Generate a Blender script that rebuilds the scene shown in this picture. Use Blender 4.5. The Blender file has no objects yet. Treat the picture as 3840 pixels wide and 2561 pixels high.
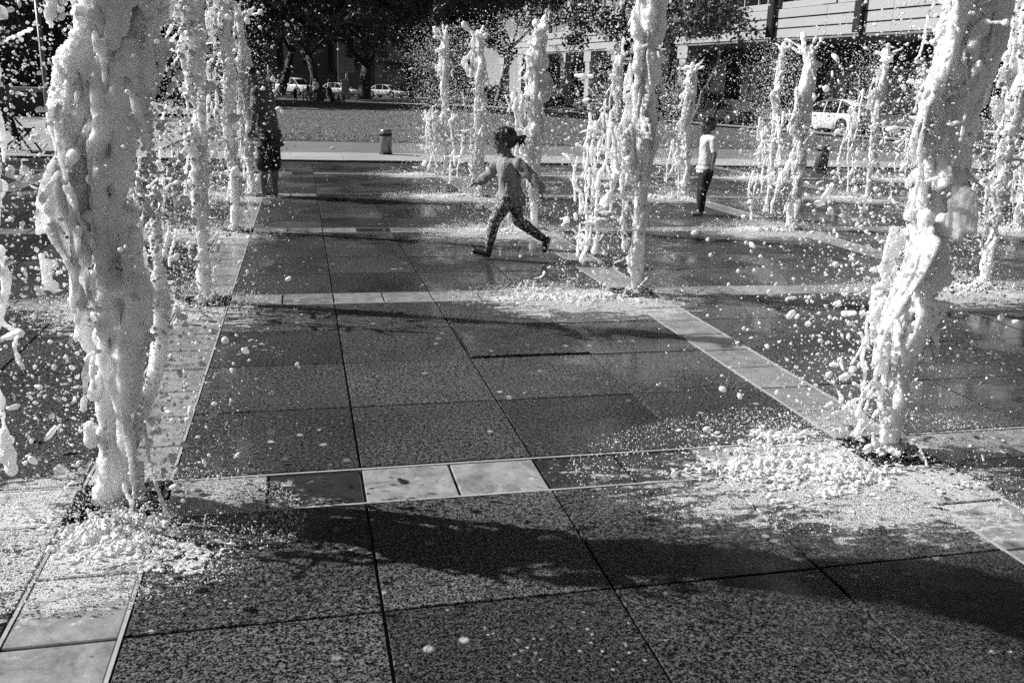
import bpy, math, random
import numpy as np
from mathutils import Vector, Matrix

# ------------------------------------------------------------------ camera, sky, sun, exposure
scene = bpy.context.scene
COL = scene.collection
S = 3.4335          # spacing of the light strips / jets
HW = 0.1744         # half width of a strip
CAM = (0.739, -0.005, 1.60)
PITCH, YAW, ROLL = 0.27562, 0.23522, 0.03243
cam_data = bpy.data.cameras.new('camera')
cam = bpy.data.objects.new('camera', cam_data)
COL.objects.link(cam)
scene.camera = cam
_F = Vector((math.sin(YAW)*math.cos(PITCH), math.cos(YAW)*math.cos(PITCH), -math.sin(PITCH)))
_R = Vector((math.cos(YAW), -math.sin(YAW), 0))
_U = _R.cross(_F)
_R2 = _R*math.cos(ROLL) + _U*math.sin(ROLL)
_U2 = -_R*math.sin(ROLL) + _U*math.cos(ROLL)
cam.matrix_world = Matrix(((_R2.x, _U2.x, -_F.x, CAM[0]), (_R2.y, _U2.y, -_F.y, CAM[1]), (_R2.z, _U2.z, -_F.z, CAM[2]), (0, 0, 0, 1)))
cam_data.sensor_width = 36.0
cam_data.lens = 31.18
cam_data.clip_start = 0.05
cam_data.clip_end = 2000.0

SUN_EL = math.radians(37.0)
SUN_H = Vector((-0.918, 0.397, 0)).normalized()      # horizontal direction towards the sun
world = bpy.data.worlds.new('World')
scene.world = world
world.use_nodes = True
wn = world.node_tree
for n in list(wn.nodes):
    wn.nodes.remove(n)
sky = wn.nodes.new('ShaderNodeTexSky')
sky.sky_type = 'NISHITA'
sky.sun_disc = False
sky.sun_elevation = SUN_EL
sky.air_density = 0.8
sky.dust_density = 0.2
sky.sun_rotation = math.atan2(SUN_H.x, SUN_H.y) % (2*math.pi)
bw = wn.nodes.new('ShaderNodeSeparateColor')           # black-and-white photograph taken through a red filter: a dark sky
bg = wn.nodes.new('ShaderNodeBackground')
bg.inputs['Strength'].default_value = 0.05
wo = wn.nodes.new('ShaderNodeOutputWorld')
wn.links.new(sky.outputs[0], bw.inputs[0])
wn.links.new(bw.outputs[0], bg.inputs['Color'])
wn.links.new(bg.outputs[0], wo.inputs['Surface'])

sun_data = bpy.data.lights.new('sun', 'SUN')
sun_data.energy = 5.0
sun_data.angle = math.radians(0.53)
sun_data.color = (1, 1, 1)
sun = bpy.data.objects.new('sun', sun_data)
COL.objects.link(sun)
_d = Vector((-SUN_H.x*math.cos(SUN_EL), -SUN_H.y*math.cos(SUN_EL), -math.sin(SUN_EL)))
sun.rotation_euler = _d.to_track_quat('-Z', 'Y').to_euler()

vs = scene.view_settings
vs.view_transform = 'Standard'
vs.look = 'None'
vs.exposure = 0.7
vs.gamma = 1.0
vs.use_curve_mapping = False
scene.cycles.max_bounces = 5
scene.cycles.diffuse_bounces = 2
scene.cycles.glossy_bounces = 2
scene.cycles.transmission_bounces = 4
scene.cycles.use_denoising = False
scene.cycles.use_adaptive_sampling = True
scene.cycles.adaptive_threshold = 0.035

# ------------------------------------------------------------------ helpers
rnd = random.Random(7)

def tag(o, label=None, cat=None, group=None, kind=None):
    if label: o['label'] = label
    if cat: o['category'] = cat
    if group: o['group'] = group
    if kind: o['kind'] = kind
    return o

def link(name, me, mat=None, parent=None):
    o = bpy.data.objects.new(name, me)
    COL.objects.link(o)
    if me is not None and mat is not None and not me.materials:
        me.materials.append(mat)
    if parent is not None:
        o.parent = parent
    return o

def empty(name, loc=(0, 0, 0), rz=0.0, label=None, cat=None, group=None):
    o = bpy.data.objects.new(name, None)
    o.empty_display_size = 0.2
    COL.objects.link(o)
    o.location = loc
    o.rotation_euler = (0, 0, rz)
    return tag(o, label, cat, group)

def mesh_np(name, V, F, smooth=False):
    V = np.ascontiguousarray(V, dtype=np.float32)
    F = np.ascontiguousarray(F, dtype=np.int32)
    k = F.shape[1]
    me = bpy.data.meshes.new(name)
    me.vertices.add(len(V)); me.vertices.foreach_set('co', V.ravel())
    me.loops.add(F.size); me.loops.foreach_set('vertex_index', F.ravel())
    me.polygons.add(len(F))
    me.polygons.foreach_set('loop_start', np.arange(0, F.size, k, dtype=np.int32))
    if smooth:
        me.polygons.foreach_set('use_smooth', np.ones(len(F), dtype=bool))
    me.update(calc_edges=True)
    return me

class MB:
    """collects simple shapes into one mesh"""
    def __init__(self):
        self.v = []; self.f = []; self.sm = []
    def add(self, vs_, fs_, smooth=False):
        b = len(self.v)
        self.v += [tuple(p) for p in vs_]
        for f in fs_:
            self.f.append(tuple(i+b for i in f)); self.sm.append(smooth)
        return self
    def box(self, x0, x1, y0, y1, z0, z1, bev=0.0):
        if bev <= 0:
            vs_ = [(x0,y0,z0),(x1,y0,z0),(x1,y1,z0),(x0,y1,z0),(x0,y0,z1),(x1,y0,z1),(x1,y1,z1),(x0,y1,z1)]
            return self.add(vs_, [(0,3,2,1),(4,5,6,7),(0,1,5,4),(1,2,6,5),(2,3,7,6),(3,0,4,7)])
        b = bev
        vs_ = [(x0,y0,z0),(x1,y0,z0),(x1,y1,z0),(x0,y1,z0),
               (x0,y0,z1-b),(x1,y0,z1-b),(x1,y1,z1-b),(x0,y1,z1-b),
               (x0+b,y0+b,z1),(x1-b,y0+b,z1),(x1-b,y1-b,z1),(x0+b,y1-b,z1)]
        fs_ = [(0,3,2,1)] + [(i,(i+1)%4,4+(i+1)%4,4+i) for i in range(4)] + [(4+i,4+(i+1)%4,8+(i+1)%4,8+i) for i in range(4)] + [(8,9,10,11)]
        return self.add(vs_, fs_)
    def tube(self, pts, rads, n=8, cap=True, smooth=True):
        pts = [Vector(p) for p in pts]
        rings = []
        up = Vector((0.13, 0.21, 1)).normalized()
        for i, p in enumerate(pts):
            t = (pts[min(i+1, len(pts)-1)] - pts[max(i-1, 0)])
            t = t.normalized() if t.length > 1e-9 else Vector((0, 0, 1))
            a = t.cross(up)
            if a.length < 1e-3: a = t.cross(Vector((1, 0, 0)))
            a.normalize(); b = t.cross(a)
            rings.append([p + (a*math.cos(2*math.pi*k/n) + b*math.sin(2*math.pi*k/n))*rads[i] for k in range(n)])
        vs_ = [q for r in rings for q in r]
        fs_ = []
        for i in range(len(rings)-1):
            for k in range(n):
                fs_.append((i*n+k, i*n+(k+1) % n, (i+1)*n+(k+1) % n, (i+1)*n+k))
        self.add(vs_, fs_, smooth)
        if cap:
            b = len(self.v) - len(vs_)
            self.f.append(tuple(b+k for k in range(n))[::-1]); self.sm.append(False)
            self.f.append(tuple(b+(len(rings)-1)*n+k for k in range(n))); self.sm.append(False)
        return self
    def lathe(self, prof, c=(0, 0, 0), n=16, axis='z'):
        """prof: list of (r, z)"""
        vs_ = []
        for r, z in prof:
            for k in range(n):
                a = 2*math.pi*k/n
                if axis == 'z': vs_.append((c[0]+r*math.cos(a), c[1]+r*math.sin(a), c[2]+z))
                elif axis == 'y': vs_.append((c[0]+r*math.cos(a), c[1]+z, c[2]+r*math.sin(a)))
                else: vs_.append((c[0]+z, c[1]+r*math.cos(a), c[2]+r*math.sin(a)))
        m = len(prof); fs_ = []
        for i in range(m-1):
            for k in range(n):
                fs_.append((i*n+k, i*n+(k+1) % n, (i+1)*n+(k+1) % n, (i+1)*n+k))
        self.add(vs_, fs_, True)
        b = len(self.v)-len(vs_)
        self.f.append(tuple(b+k for k in range(n))[::-1]); self.sm.append(False)
        self.f.append(tuple(b+(m-1)*n+k for k in range(n))); self.sm.append(False)
        return self
    def mesh(self, name):
        me = bpy.data.meshes.new(name)
        me.from_pydata(self.v, [], self.f)
        me.polygons.foreach_set('use_smooth', self.sm)
        me.update()
        return me
    def build(self, name, mat, parent=None):
        return link(name, self.mesh(name), mat, parent)

def ss(t):
    t = min(max(t, 0.0), 1.0)
    return t*t*(3-2*t)

def gz(x, y):
    """height of the park ground: a low rise on the left, flat on the right"""
    if y < 24: return 0.0
    return 0.35*ss((y-26)/24)*(1-ss((x/y-0.18)/0.2))

# ------------------------------------------------------------------ materials (all neutral: the photograph is black and white)
class NT:
    def __init__(self, name):
        self.m = bpy.data.materials.new(name); self.m.use_nodes = True
        self.t = self.m.node_tree
        self.b = self.t.nodes['Principled BSDF']
        self.out = self.t.nodes['Material Output']
    def n(self, typ, **kw):
        nd = self.t.nodes.new(typ)
        for k, v in kw.items():
            if k.startswith('i_'):
                nd.inputs[k[2:].replace('_', ' ')].default_value = v
            else:
                setattr(nd, k, v)
        return nd
    def l(self, a, b):
        self.t.links.new(a, b)
    def noise(self, vec, scale, detail=3.0, rough=0.55, dist=0.0):
        nd = self.n('ShaderNodeTexNoise')
        nd.inputs['Scale'].default_value = scale; nd.inputs['Detail'].default_value = detail
        nd.inputs['Roughness'].default_value = rough; nd.inputs['Distortion'].default_value = dist
        if vec is not None: self.l(vec, nd.inputs['Vector'])
        return nd.outputs['Fac']
    def voro(self, vec, scale, feature='F1', out='Distance'):
        nd = self.n('ShaderNodeTexVoronoi'); nd.feature = feature
        nd.inputs['Scale'].default_value = scale
        if vec is not None: self.l(vec, nd.inputs['Vector'])
        return nd.outputs[out]
    def math(self, op, a, b=None, c=None, clamp=False):
        nd = self.n('ShaderNodeMath'); nd.operation = op; nd.use_clamp = clamp
        for i, v in enumerate((a, b, c)):
            if v is None: continue
            if isinstance(v, (int, float)): nd.inputs[i].default_value = v
            else: self.l(v, nd.inputs[i])
        return nd.outputs[0]
    def map(self, v, a, b, c=0.0, d=1.0, smooth=True):
        nd = self.n('ShaderNodeMapRange')
        if smooth: nd.interpolation_type = 'SMOOTHSTEP'
        for i, x in zip((1, 2, 3, 4), (a, b, c, d)):
            if isinstance(x, (int, float)): nd.inputs[i].default_value = x
            else: self.l(x, nd.inputs[i])
        self.l(v, nd.inputs[0])
        return nd.outputs[0]
    def mixf(self, f, a, b):
        nd = self.n('ShaderNodeMix'); nd.data_type = 'FLOAT'
        for i, v in ((0, f), (2, a), (3, b)):
            if isinstance(v, (int, float)): nd.inputs[i].default_value = v
            else: self.l(v, nd.inputs[i])
        return nd.outputs[0]
    def grey(self, v):
        nd = self.n('ShaderNodeCombineColor')
        for i in range(3):
            self.l(v, nd.inputs[i])
        self.l(nd.outputs[0], self.b.inputs['Base Color'])
    def bump(self, h, strength, dist):
        nd = self.n('ShaderNodeBump'); nd.inputs['Strength'].default_value = strength; nd.inputs['Distance'].default_value = dist
        self.l(h, nd.inputs['Height'])
        self.l(nd.outputs[0], self.b.inputs['Normal'])
        return nd
    def obj(self):
        return self.n('ShaderNodeTexCoord').outputs['Object']
    def pos(self):
        return self.n('ShaderNodeNewGeometry').outputs['Position']
    def rough(self, v):
        if isinstance(v, (int, float)): self.b.inputs['Roughness'].default_value = v
        else: self.l(v, self.b.inputs['Roughness'])
    def scaled(self, vec, sx, sy, sz):
        nd = self.n('ShaderNodeMapping'); nd.inputs['Scale'].default_value = (sx, sy, sz)
        self.l(vec, nd.inputs['Vector']); return nd.outputs[0]

def plain(name, g, rough=0.6, var=0.25, scale=3.0, bump=0.0, metal=0.0, world_space=False, spec=None):
    """grey surface with soft noise variation"""
    k = NT(name)
    v = k.pos() if world_space else k.obj()
    a = k.noise(v, scale, 5.0, 0.6)
    b = k.noise(v, scale*9, 3.0, 0.6)
    f = k.math('ADD', k.math('MULTIPLY', a, 0.65), k.math('MULTIPLY', b, 0.35))
    k.grey(k.map(f, 0.25, 0.75, g*(1-var), g*(1+var), False))
    k.rough(k.map(a, 0.3, 0.7, max(rough-0.08, 0.03), min(rough+0.08, 1), False))
    k.b.inputs['Metallic'].default_value = metal
    if spec is not None: k.b.inputs['Specular IOR Level'].default_value = spec
    if bump > 0: k.bump(b, 0.6, bump)
    return k.m

M = {}
# ------------------------------------------------------------------ wet ground materials
def foam_nodes(k, P, strength=1.0):
    """thin foam lying on the wet paving round the foot of every jet, drifted down-wind"""
    sep = k.n('ShaderNodeSeparateXYZ'); k.l(P, sep.inputs[0])
    warp = k.noise(P, 2.3, 3.0, 0.6)
    warp2 = k.noise(k.scaled(P, 1.0, 1.0, 1.0), 0.9, 2.0)
    def cell(v, off):
        a = k.math('ADD', v, off)
        a = k.math('DIVIDE', a, S)
        fl = k.math('ROUND', a)
        return k.math('MULTIPLY', k.math('SUBTRACT', a, fl), S)
    dx = k.math('ADD', cell(sep.outputs[0], 0.42), k.math('MULTIPLY', k.math('SUBTRACT', warp2, 0.5), 1.2))
    dy = k.math('ADD', cell(sep.outputs[1], 0.28), k.math('MULTIPLY', k.math('SUBTRACT', warp, 0.5), 0.9))
    r = k.math('SQRT', k.math('ADD', k.math('POWER', k.math('DIVIDE', dx, 1.15), 2.0), k.math('POWER', k.math('DIVIDE', dy, 0.72), 2.0)))
    near = k.map(r, 0.0, 1.35, 1.0, 0.0, True)
    # only where jets play: fade on the left of the first row of jets
    play = k.map(sep.outputs[0], -1.9, -0.6, 0.25, 1.0, True)
    near = k.math('MULTIPLY', near, play)
    streak = k.noise(k.scaled(P, 1.6, 5.5, 1.0), 2.6, 5.0, 0.7, 0.8)
    fine = k.noise(P, 26.0, 4.0, 0.75)
    mix = k.math('ADD', k.math('MULTIPLY', streak, 0.6), k.math('MULTIPLY', fine, 0.4))
    thr = k.mixf(near, 0.61, 0.33)
    film = k.map(mix, thr, k.math('ADD', thr, 0.09), 0.0, 1.0)
    # loose flecks of bubbles
    v = k.voro(P, 9.0); vn = k.noise(P, 1.4, 3.0, 0.6)
    fl = k.math('MULTIPLY', k.map(v, 0.10, 0.20, 1.0, 0.0), k.map(vn, 0.52, 0.62, 0.0, 1.0))
    v2 = k.voro(P, 26.0)
    fl2 = k.math('MULTIPLY', k.map(v2, 0.10, 0.22, 1.0, 0.0), k.map(k.noise(P, 2.1, 4.0, 0.7), 0.50, 0.64, 0.0, 1.0))
    bub = k.map(k.voro(P, 150.0), 0.15, 0.55, 0.30, 1.0)
    tot = k.math('MAXIMUM', film, k.math('MAXIMUM', k.math('MULTIPLY', fl, 0.8), k.math('MULTIPLY', fl2, 0.75)))
    tot = k.math('MULTIPLY', tot, k.math('MULTIPLY', bub, strength), clamp=True)
    return tot

def mk_granite():
    k = NT('wet_granite')
    P = k.pos(); O = k.obj()
    oi = k.n('ShaderNodeObjectInfo').outputs['Random']
    g1 = k.noise(P, 130.0, 2.0, 0.75)
    g2 = k.noise(P, 55.0, 3.0, 0.7)
    big = k.noise(P, 0.9, 4.0, 0.6)
    grain = k.math('ADD', k.math('MULTIPLY', g1, 0.62), k.math('MULTIPLY', g2, 0.38))
    dark = k.map(grain, 0.455, 0.615, 0.001, 0.145, False)
    sp = k.math('MULTIPLY', k.map(k.voro(P, 120.0), 0.05, 0.2, 1.0, 0.0), 0.10)
    base = k.math('ADD', dark, k.math('MULTIPLY', sp, k.map(g2, 0.45, 0.6, 0.0, 1.0)))
    tone = k.math('MULTIPLY', k.map(oi, 0, 1, 0.6, 1.3, False), k.map(big, 0.3, 0.7, 0.65, 1.35, False))
    base = k.math('MULTIPLY', base, tone)
    foam = foam_nodes(k, P)
    k.grey(k.mixf(foam, base, 0.46))
    wet = k.noise(P, 1.1, 4.0, 0.6, 0.4)
    k.rough(k.mixf(foam, k.map(wet, 0.40, 0.58, 0.05, 0.42), 0.55))
    k.l(k.map(wet, 0.38, 0.56, 0.32, 0.07), k.b.inputs['Specular IOR Level'])
    h = k.math('ADD', k.math('MULTIPLY', grain, k.map(wet, 0.40, 0.58, 0.08, 1.0)), k.math('MULTIPLY', foam, 2.0))
    k.bump(h, 0.6, 0.004)
    return k.m

def mk_glass(name, g, contrast):
    k = NT(name)
    P = k.pos()
    oi = k.n('ShaderNodeObjectInfo').outputs['Random']
    sw = k.noise(k.scaled(P, 1.0, 1.0, 1.0), 6.0, 5.0, 0.65, 1.6)
    fine = k.noise(P, 60.0, 3.0, 0.7)
    f = k.math('ADD', k.math('MULTIPLY', sw, 0.75), k.math('MULTIPLY', fine, 0.25))
    base = k.map(f, 0.32, 0.66, g*(1-contrast), g*(1+contrast), False)
    base = k.math('MULTIPLY', base, k.map(oi, 0, 1, 0.82, 1.15, False))
    foam = foam_nodes(k, P, 0.9)
    k.grey(k.mixf(foam, base, 0.52))
    k.rough(k.mixf(foam, k.map(sw, 0.3, 0.7, 0.08, 0.3), 0.5))
    k.b.inputs['Specular IOR Level'].default_value = 0.5
    k.bump(k.math('ADD', k.math('ADD', sw, k.math('MULTIPLY', fine, 0.3)), foam), 0.35, 0.004)
    return k.m

M['granite'] = mk_granite()
M['glass_pale'] = mk_glass('pale_glass', 0.21, 0.5)
M['glass_dark'] = mk_glass('dark_glass', 0.022, 0.6)
M['bed'] = plain('mortar_bed', 0.03, 0.5, 0.4, 8.0)
M['trim'] = plain('pale_strip_edging', 0.34, 0.35, 0.3, 10.0, world_space=True)
M['iron'] = plain('black_iron', 0.015, 0.4, 0.4, 10.0, 0.001, 0.6)

def mk_concrete(name, g):
    k = NT(name); P = k.pos()
    a = k.noise(P, 0.6, 5.0, 0.65); b = k.noise(P, 18.0, 4.0, 0.7)
    oi = k.n('ShaderNodeObjectInfo').outputs['Random']
    f = k.math('ADD', k.math('MULTIPLY', a, 0.7), k.math('MULTIPLY', b, 0.3))
    k.grey(k.math('MULTIPLY', k.map(f, 0.3, 0.7, g*0.7, g*1.25, False), k.map(oi, 0, 1, 0.88, 1.1, False)))
    k.rough(0.75); k.bump(b, 0.4, 0.004)
    return k.m
M['concrete'] = mk_concrete('concrete', 0.30)
M['path'] = mk_concrete('grey_path', 0.13)
M['asphalt'] = mk_concrete('asphalt', 0.05)
M['soil'] = mk_concrete('bare_ground', 0.09)

def mk_lawn():
    k = NT('lawn'); P = k.pos()
    a = k.noise(k.scaled(P, 0.5, 1.0, 1.0), 0.5, 5.0, 0.7); b = k.noise(P, 14.0, 4.0, 0.75)
    f = k.math('ADD', k.math('MULTIPLY', a, 0.55), k.math('MULTIPLY', b, 0.45))
    k.grey(k.map(f, 0.30, 0.70, 0.04, 0.16, False)); k.rough(0.8)
    k.bump(b, 0.8, 0.03)
    return k.m
M['lawn'] = mk_lawn()
M['blade'] = plain('grass_blade', 0.11, 0.6, 0.35, 0.5, world_space=True)

# ------------------------------------------------------------------ ground sheets
def sheet(name, x0, x1, y0, y1, nx, ny, mat, dz, fn=None, label=None, kind='structure', inside=None):
    xs = np.linspace(x0, x1, nx+1); ys = np.linspace(y0, y1, ny+1)
    V = []
    for y in ys:
        for x in xs:
            X, Y = fn(x, y) if fn else (x, y)
            V.append((X, Y, gz(X, Y)+dz))
    F = [(j*(nx+1)+i, j*(nx+1)+i+1, (j+1)*(nx+1)+i+1, (j+1)*(nx+1)+i) for j in range(ny) for i in range(nx)]
    o = link(name, mesh_np(name, np.array(V), np.array(F), True), mat)
    tag(o, label, None, None, kind)
    return o

sheet('ground', -400, 500, -60, 700, 90, 76, M['soil'], -0.12, None, 'bare ground under the whole park')
PX0, PX1, PY0, PY1 = -14.0, 20.6, -4.0, 19.85
bed = MB().box(PX0, PX1, PY0, PY1, -0.10, -0.030).build('plaza_paving', M['bed'])
tag(bed, 'dark wet granite plaza paving divided by pale glass light strips', None, None, 'structure')

# pale edging of the strips, two thin rails beside every glass strip
TILE = (S-2*HW)/4
def in_view(x, y, margin=0.12):
    d = Vector((x, y, 0)) - Vector(CAM)
    z = d.dot(_F)
    if z < 0.6: return False, 99
    u = d.dot(_R2)/z*cam_data.lens/36.0; v = d.dot(_U2)/z*cam_data.lens/36.0
    return (abs(u) < 0.5+margin and abs(v) < 0.333+margin), z

slabs = []; glass = []; nodes = []
for i in range(-4, 6):
    for j in range(-1, 6):
        nodes.append((i, j))
        for a in range(4):
            for b in range(4):
                x = i*S+HW+TILE*(a+0.5); y = j*S+HW+TILE*(b+0.5)
                if PX0 < x < PX1 and PY0 < y < PY1: slabs.append((x, y))
        for a in range(8):
            L = (S-2*HW)/8
            x = i*S+HW+L*(a+0.5); y = j*S
            if PX0 < x < PX1 and PY0 < y < PY1: glass.append((x, y, 0, (i, j, a)))
            x = i*S; y = j*S+HW+L*(a+0.5)
            if PX0 < x < PX1 and PY0 < y < PY1: glass.append((x, y, 1, (i, j, a)))
def dist_key(t):
    ok, z = in_view(t[0], t[1])
    return (0 if ok else 1, z)
slabs.sort(key=dist_key); glass.sort(key=dist_key)

def slab_mesh(w, l, z0, z1, bev, name):
    return MB().box(-w/2, w/2, -l/2, l/2, z0, z1, bev).mesh(name)
g = 0.005
me_slab = slab_mesh(TILE-2*g, TILE-2*g, -0.031, 0.0, 0.003, 'granite_slab')
me_slab.materials.append(M['granite'])
rs = random.Random(3)
rest = MB()
for n, (x, y) in enumerate(slabs):
    if n < 300:
        o = link('granite_slab', me_slab, None, bed)
        tilt = 0.0012
        o.location = (x, y, rs.uniform(-0.0025, 0.0015))
        o.rotation_euler = (rs.uniform(-tilt, tilt), rs.uniform(-tilt, tilt), 0)
        # one slab stands a little proud, as in the photograph
        if abs(x-(HW+TILE*2.5)) < 0.05 and abs(y-(S+HW+TILE*2.5)) < 0.05:
            o.location.z = 0.014
    else:
        w = TILE/2-g
        rest.box(x-w, x+w, y-w, y+w, -0.031, rs.uniform(-0.003, 0.001), 0.004)
r = rest.build('granite_slabs_beyond', M['granite'], bed); r['kind'] = 'stuff'

L8 = (S-2*HW)/8
me_gp = {}
for ax in (0, 1):
    for kind in ('pale', 'dark'):
        w, l = (L8-0.012, 2*HW-0.030) if ax == 0 else (2*HW-0.030, L8-0.012)
        me = slab_mesh(w, l, -0.028, -0.004 if kind == 'pale' else -0.007, 0.004, kind+'_glass_tile')
        me.materials.append(M['glass_'+kind]); me_gp[(ax, kind)] = me
DARK = {(0,1,1,0),(0,1,4,0),(0,1,5,0),(0,3,3,0),(0,4,2,0),(0,4,3,0),(0,4,4,0),(0,4,5,0),(1,1,5,0),(2,4,4,0)}
rest = MB()
for n, (x, y, ax, key) in enumerate(glass):
    kind = 'dark' if (key[0], key[1], key[2], ax) in DARK or (n > 60 and rs.random() < 0.05) else 'pale'
    if n < 300:
        o = link(kind+'_glass_tile' if kind == 'dark' else 'glass_tile', me_gp[(ax, kind)], None, bed)
        o.location = (x, y, rs.uniform(-0.002, 0.001))
        o.rotation_euler = (rs.uniform(-.002, .002), rs.uniform(-.002, .002), 0)
    else:
        w, l = (L8/2-0.006, HW-0.015) if ax == 0 else (HW-0.015, L8/2-0.006)
        rest.box(x-w, x+w, y-l, y+l, -0.028, -0.004, 0.004)
r = rest.build('glass_tiles_beyond', M['glass_pale'], bed); r['kind'] = 'stuff'
# edging rails
rail = MB()
e = 0.006
for i in range(-4, 7):
    for j in range(-1, 6):
        x0, x1 = i*S+HW, (i+1)*S-HW
        if PX0 < x0 and x1 < PX1 and PY0 < j*S < PY1:
            for s in (-1, 1):
                y = j*S+s*(HW-0.0075); rail.box(x0, x1, y-e, y+e, -0.0295, -0.002)
        y0, y1 = j*S+HW, (j+1)*S-HW
        if PX0 < i*S < PX1 and PY0 < y0 and y1 < PY1:
            for s in (-1, 1):
                x = i*S+s*(HW-0.0075); rail.box(x-e, x+e, y0, y1, -0.0295, -0.002)
rail.build('strip_edging', M['trim'], bed)

# iron grates at the crossings
fr = MB(); q = HW-0.004
fr.box(-q, q, -q, -q+0.022, -0.029, -0.001); fr.box(-q, q, q-0.022, q, -0.029, -0.001)
fr.box(-q, -q+0.022, -q+0.022, q-0.022, -0.029, -0.0015); fr.box(q-0.022, q, -q+0.022, q-0.022, -0.029, -0.0015)
fr.box(-q+0.022, q-0.022, -0.012, 0.012, -0.027, -0.006)
me_frame = fr.mesh('drain_grate'); me_frame.materials.append(M['iron'])
me_bar = MB().box(-0.008, 0.008, -q+0.022, q-0.022, -0.025, -0.003, 0.002).mesh('bar'); me_bar.materials.append(M['iron'])
for (i, j) in nodes:
    x, y = i*S, j*S
    ok, z = in_view(x, y)
    if not ok or not (PX0+.2 < x < PX1-.2 and PY0 < y < PY1-.2): continue
    o = link('drain_grate', me_frame, None, bed); o.location = (x, y, 0)
    nb = 9 if z < 12 else 5
    for t in range(nb):
        bar = link('bar', me_bar, None, o); bar.location = (-q+0.022+(2*q-0.044)*(t+0.5)/nb, 0, 0)

# ------------------------------------------------------------------ kerb band, path, lawn, street
def panel_row(name, label, x0, x1, y0, y1, w, z0, z1, mat, gap=0.008):
    base = MB().box(x0, x1, y0, y1, z0-0.06, z1-0.02).build(name, M['bed'])
    tag(base, label, None, None, 'structure')
    me = None
    n = int(round((x1-x0)/w)); ww = (x1-x0)/n
    me = MB().box(-ww/2+gap, ww/2-gap, 0+gap, y1-y0-gap, z1-0.03, z1, 0.006).mesh('concrete_panel'); me.materials.append(mat)
    for i in range(n):
        o = link('concrete_panel', me, None, base); o.location = (x0+ww*(i+0.5), y0, rs.uniform(-0.004, 0.004))
    return base
panel_row('kerb_band', 'pale concrete band edging the far side of the plaza', -2.4, 26, 19.87, 22.05, 2.0, -0.02, 0.035, M['concrete'])
for n in range(6):
    panel_row('pavement_left', 'pale concrete pavement panels left of the lawn, row %d from the plaza' % (n+1),
              -26.4, -2.42, 18.4+n*3.6+ (1.47 if n == 0 else 0), 22.0+n*3.6-0.02, 3.0, -0.02, 0.03, M['concrete'], 0.02)
sheet('far_path', -2.4, 30, 22.07, 26.6, 30, 6, M['path'], 0.012, None, 'grey path between the plaza and the lawn')
sheet('pavement_far_left', -60, -2.42, 40.02, 62, 20, 8, M['concrete'], 0.01, None, 'pale paving at the far left')
def street_x(y):                      # left edge of the street on the right
    return 25.0 + (41.0-y)*0.173
def lawn_fn(x, y):
    a = (x+2.4)/32.4
    return (-2.4 + a*(street_x(y)-1.2+2.4), y)
sheet('lawn', -2.4, 30, 26.62, 66, 40, 60, M['lawn'], 0.02, lawn_fn, 'sunlit grass lawn beyond the plaza')
sheet('upper_path', -60, 18, 66.02, 71, 60, 4, M['concrete'], 0.03, None, 'pale path along the far side of the lawn')
sheet('far_street', -90, 16, 71.02, 134, 60, 30, M['asphalt'], 0.0, None, 'street with parked cars behind the park')
def st_fn(x, y):
    return (street_x(y)+x, y)
sheet('street', 0, 11, 22.0, 135, 10, 60, M['asphalt'], 0.015, st_fn, 'street along the pale office building')
def st_fn2(x, y):
    return (street_x(y)+x, y)
kb = sheet('street_kerb', -1.15, -0.002, 22.0, 110, 2, 60, M['concrete'], 0.13, st_fn2, 'pale kerb and pavement between lawn and street')
sheet('office_pavement', 11.002, 22, 22.0, 135, 4, 60, M['concrete'], 0.14, st_fn2, 'pavement in front of the office building')

# grass blades on the near lawn
rg = np.random.default_rng(5)
nb = 45000
ty = 26.7 + 24*rg.random(nb)**1.6
tx = -2.2 + rg.random(nb)*(25.0+(41-ty)*0.173-1.4+2.2)
hh = rg.uniform(0.02, 0.045, nb); ang = rg.uniform(0, 2*np.pi, nb); wd = rg.uniform(0.010, 0.022, nb)
zz = np.array([gz(a, b) for a, b in zip(tx, ty)])+0.018
V = np.empty((nb, 3, 3)); 
V[:, 0] = np.c_[tx-np.cos(ang)*wd, ty-np.sin(ang)*wd, zz]
V[:, 1] = np.c_[tx+np.cos(ang)*wd, ty+np.sin(ang)*wd, zz]
V[:, 2] = np.c_[tx+rg.normal(0, .02, nb), ty+rg.normal(0, .02, nb), zz+hh]
o = link('grass', mesh_np('grass', V.reshape(-1, 3), np.arange(nb*3).reshape(-1, 3)), M['blade'])
tag(o, 'short sunlit grass blades on the lawn', 'grass', None, 'stuff')
# ------------------------------------------------------------------ buildings
M['pale_stone'] = plain('pale_cladding', 0.34, 0.6, 0.10, 0.5)
M['grey_stone'] = plain('grey_stone', 0.16, 0.75, 0.25, 0.6, 0.01)
M['brown_stone'] = plain('weathered_stone', 0.12, 0.8, 0.35, 0.8, 0.02)
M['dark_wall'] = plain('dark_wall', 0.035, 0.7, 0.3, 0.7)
M['window'] = plain('window_glass', 0.012, 0.08, 0.3, 0.5, 0, 0, False, 0.6)
M['frame'] = plain('pale_window_frame', 0.30, 0.5, 0.15, 1.0)
M['metal_grey'] = plain('grey_metal', 0.2, 0.4, 0.2, 2.0, 0, 0.4)
M['black'] = plain('black_paint', 0.012, 0.45, 0.3, 3.0)
M['white_paint'] = plain('white_paint', 0.72, 0.35, 0.08, 1.5)

def box_part(name, mat, parent, x0, x1, y0, y1, z0, z1, bev=0):
    return MB().box(x0, x1, y0, y1, z0, z1, bev).build(name, mat, parent)

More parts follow.
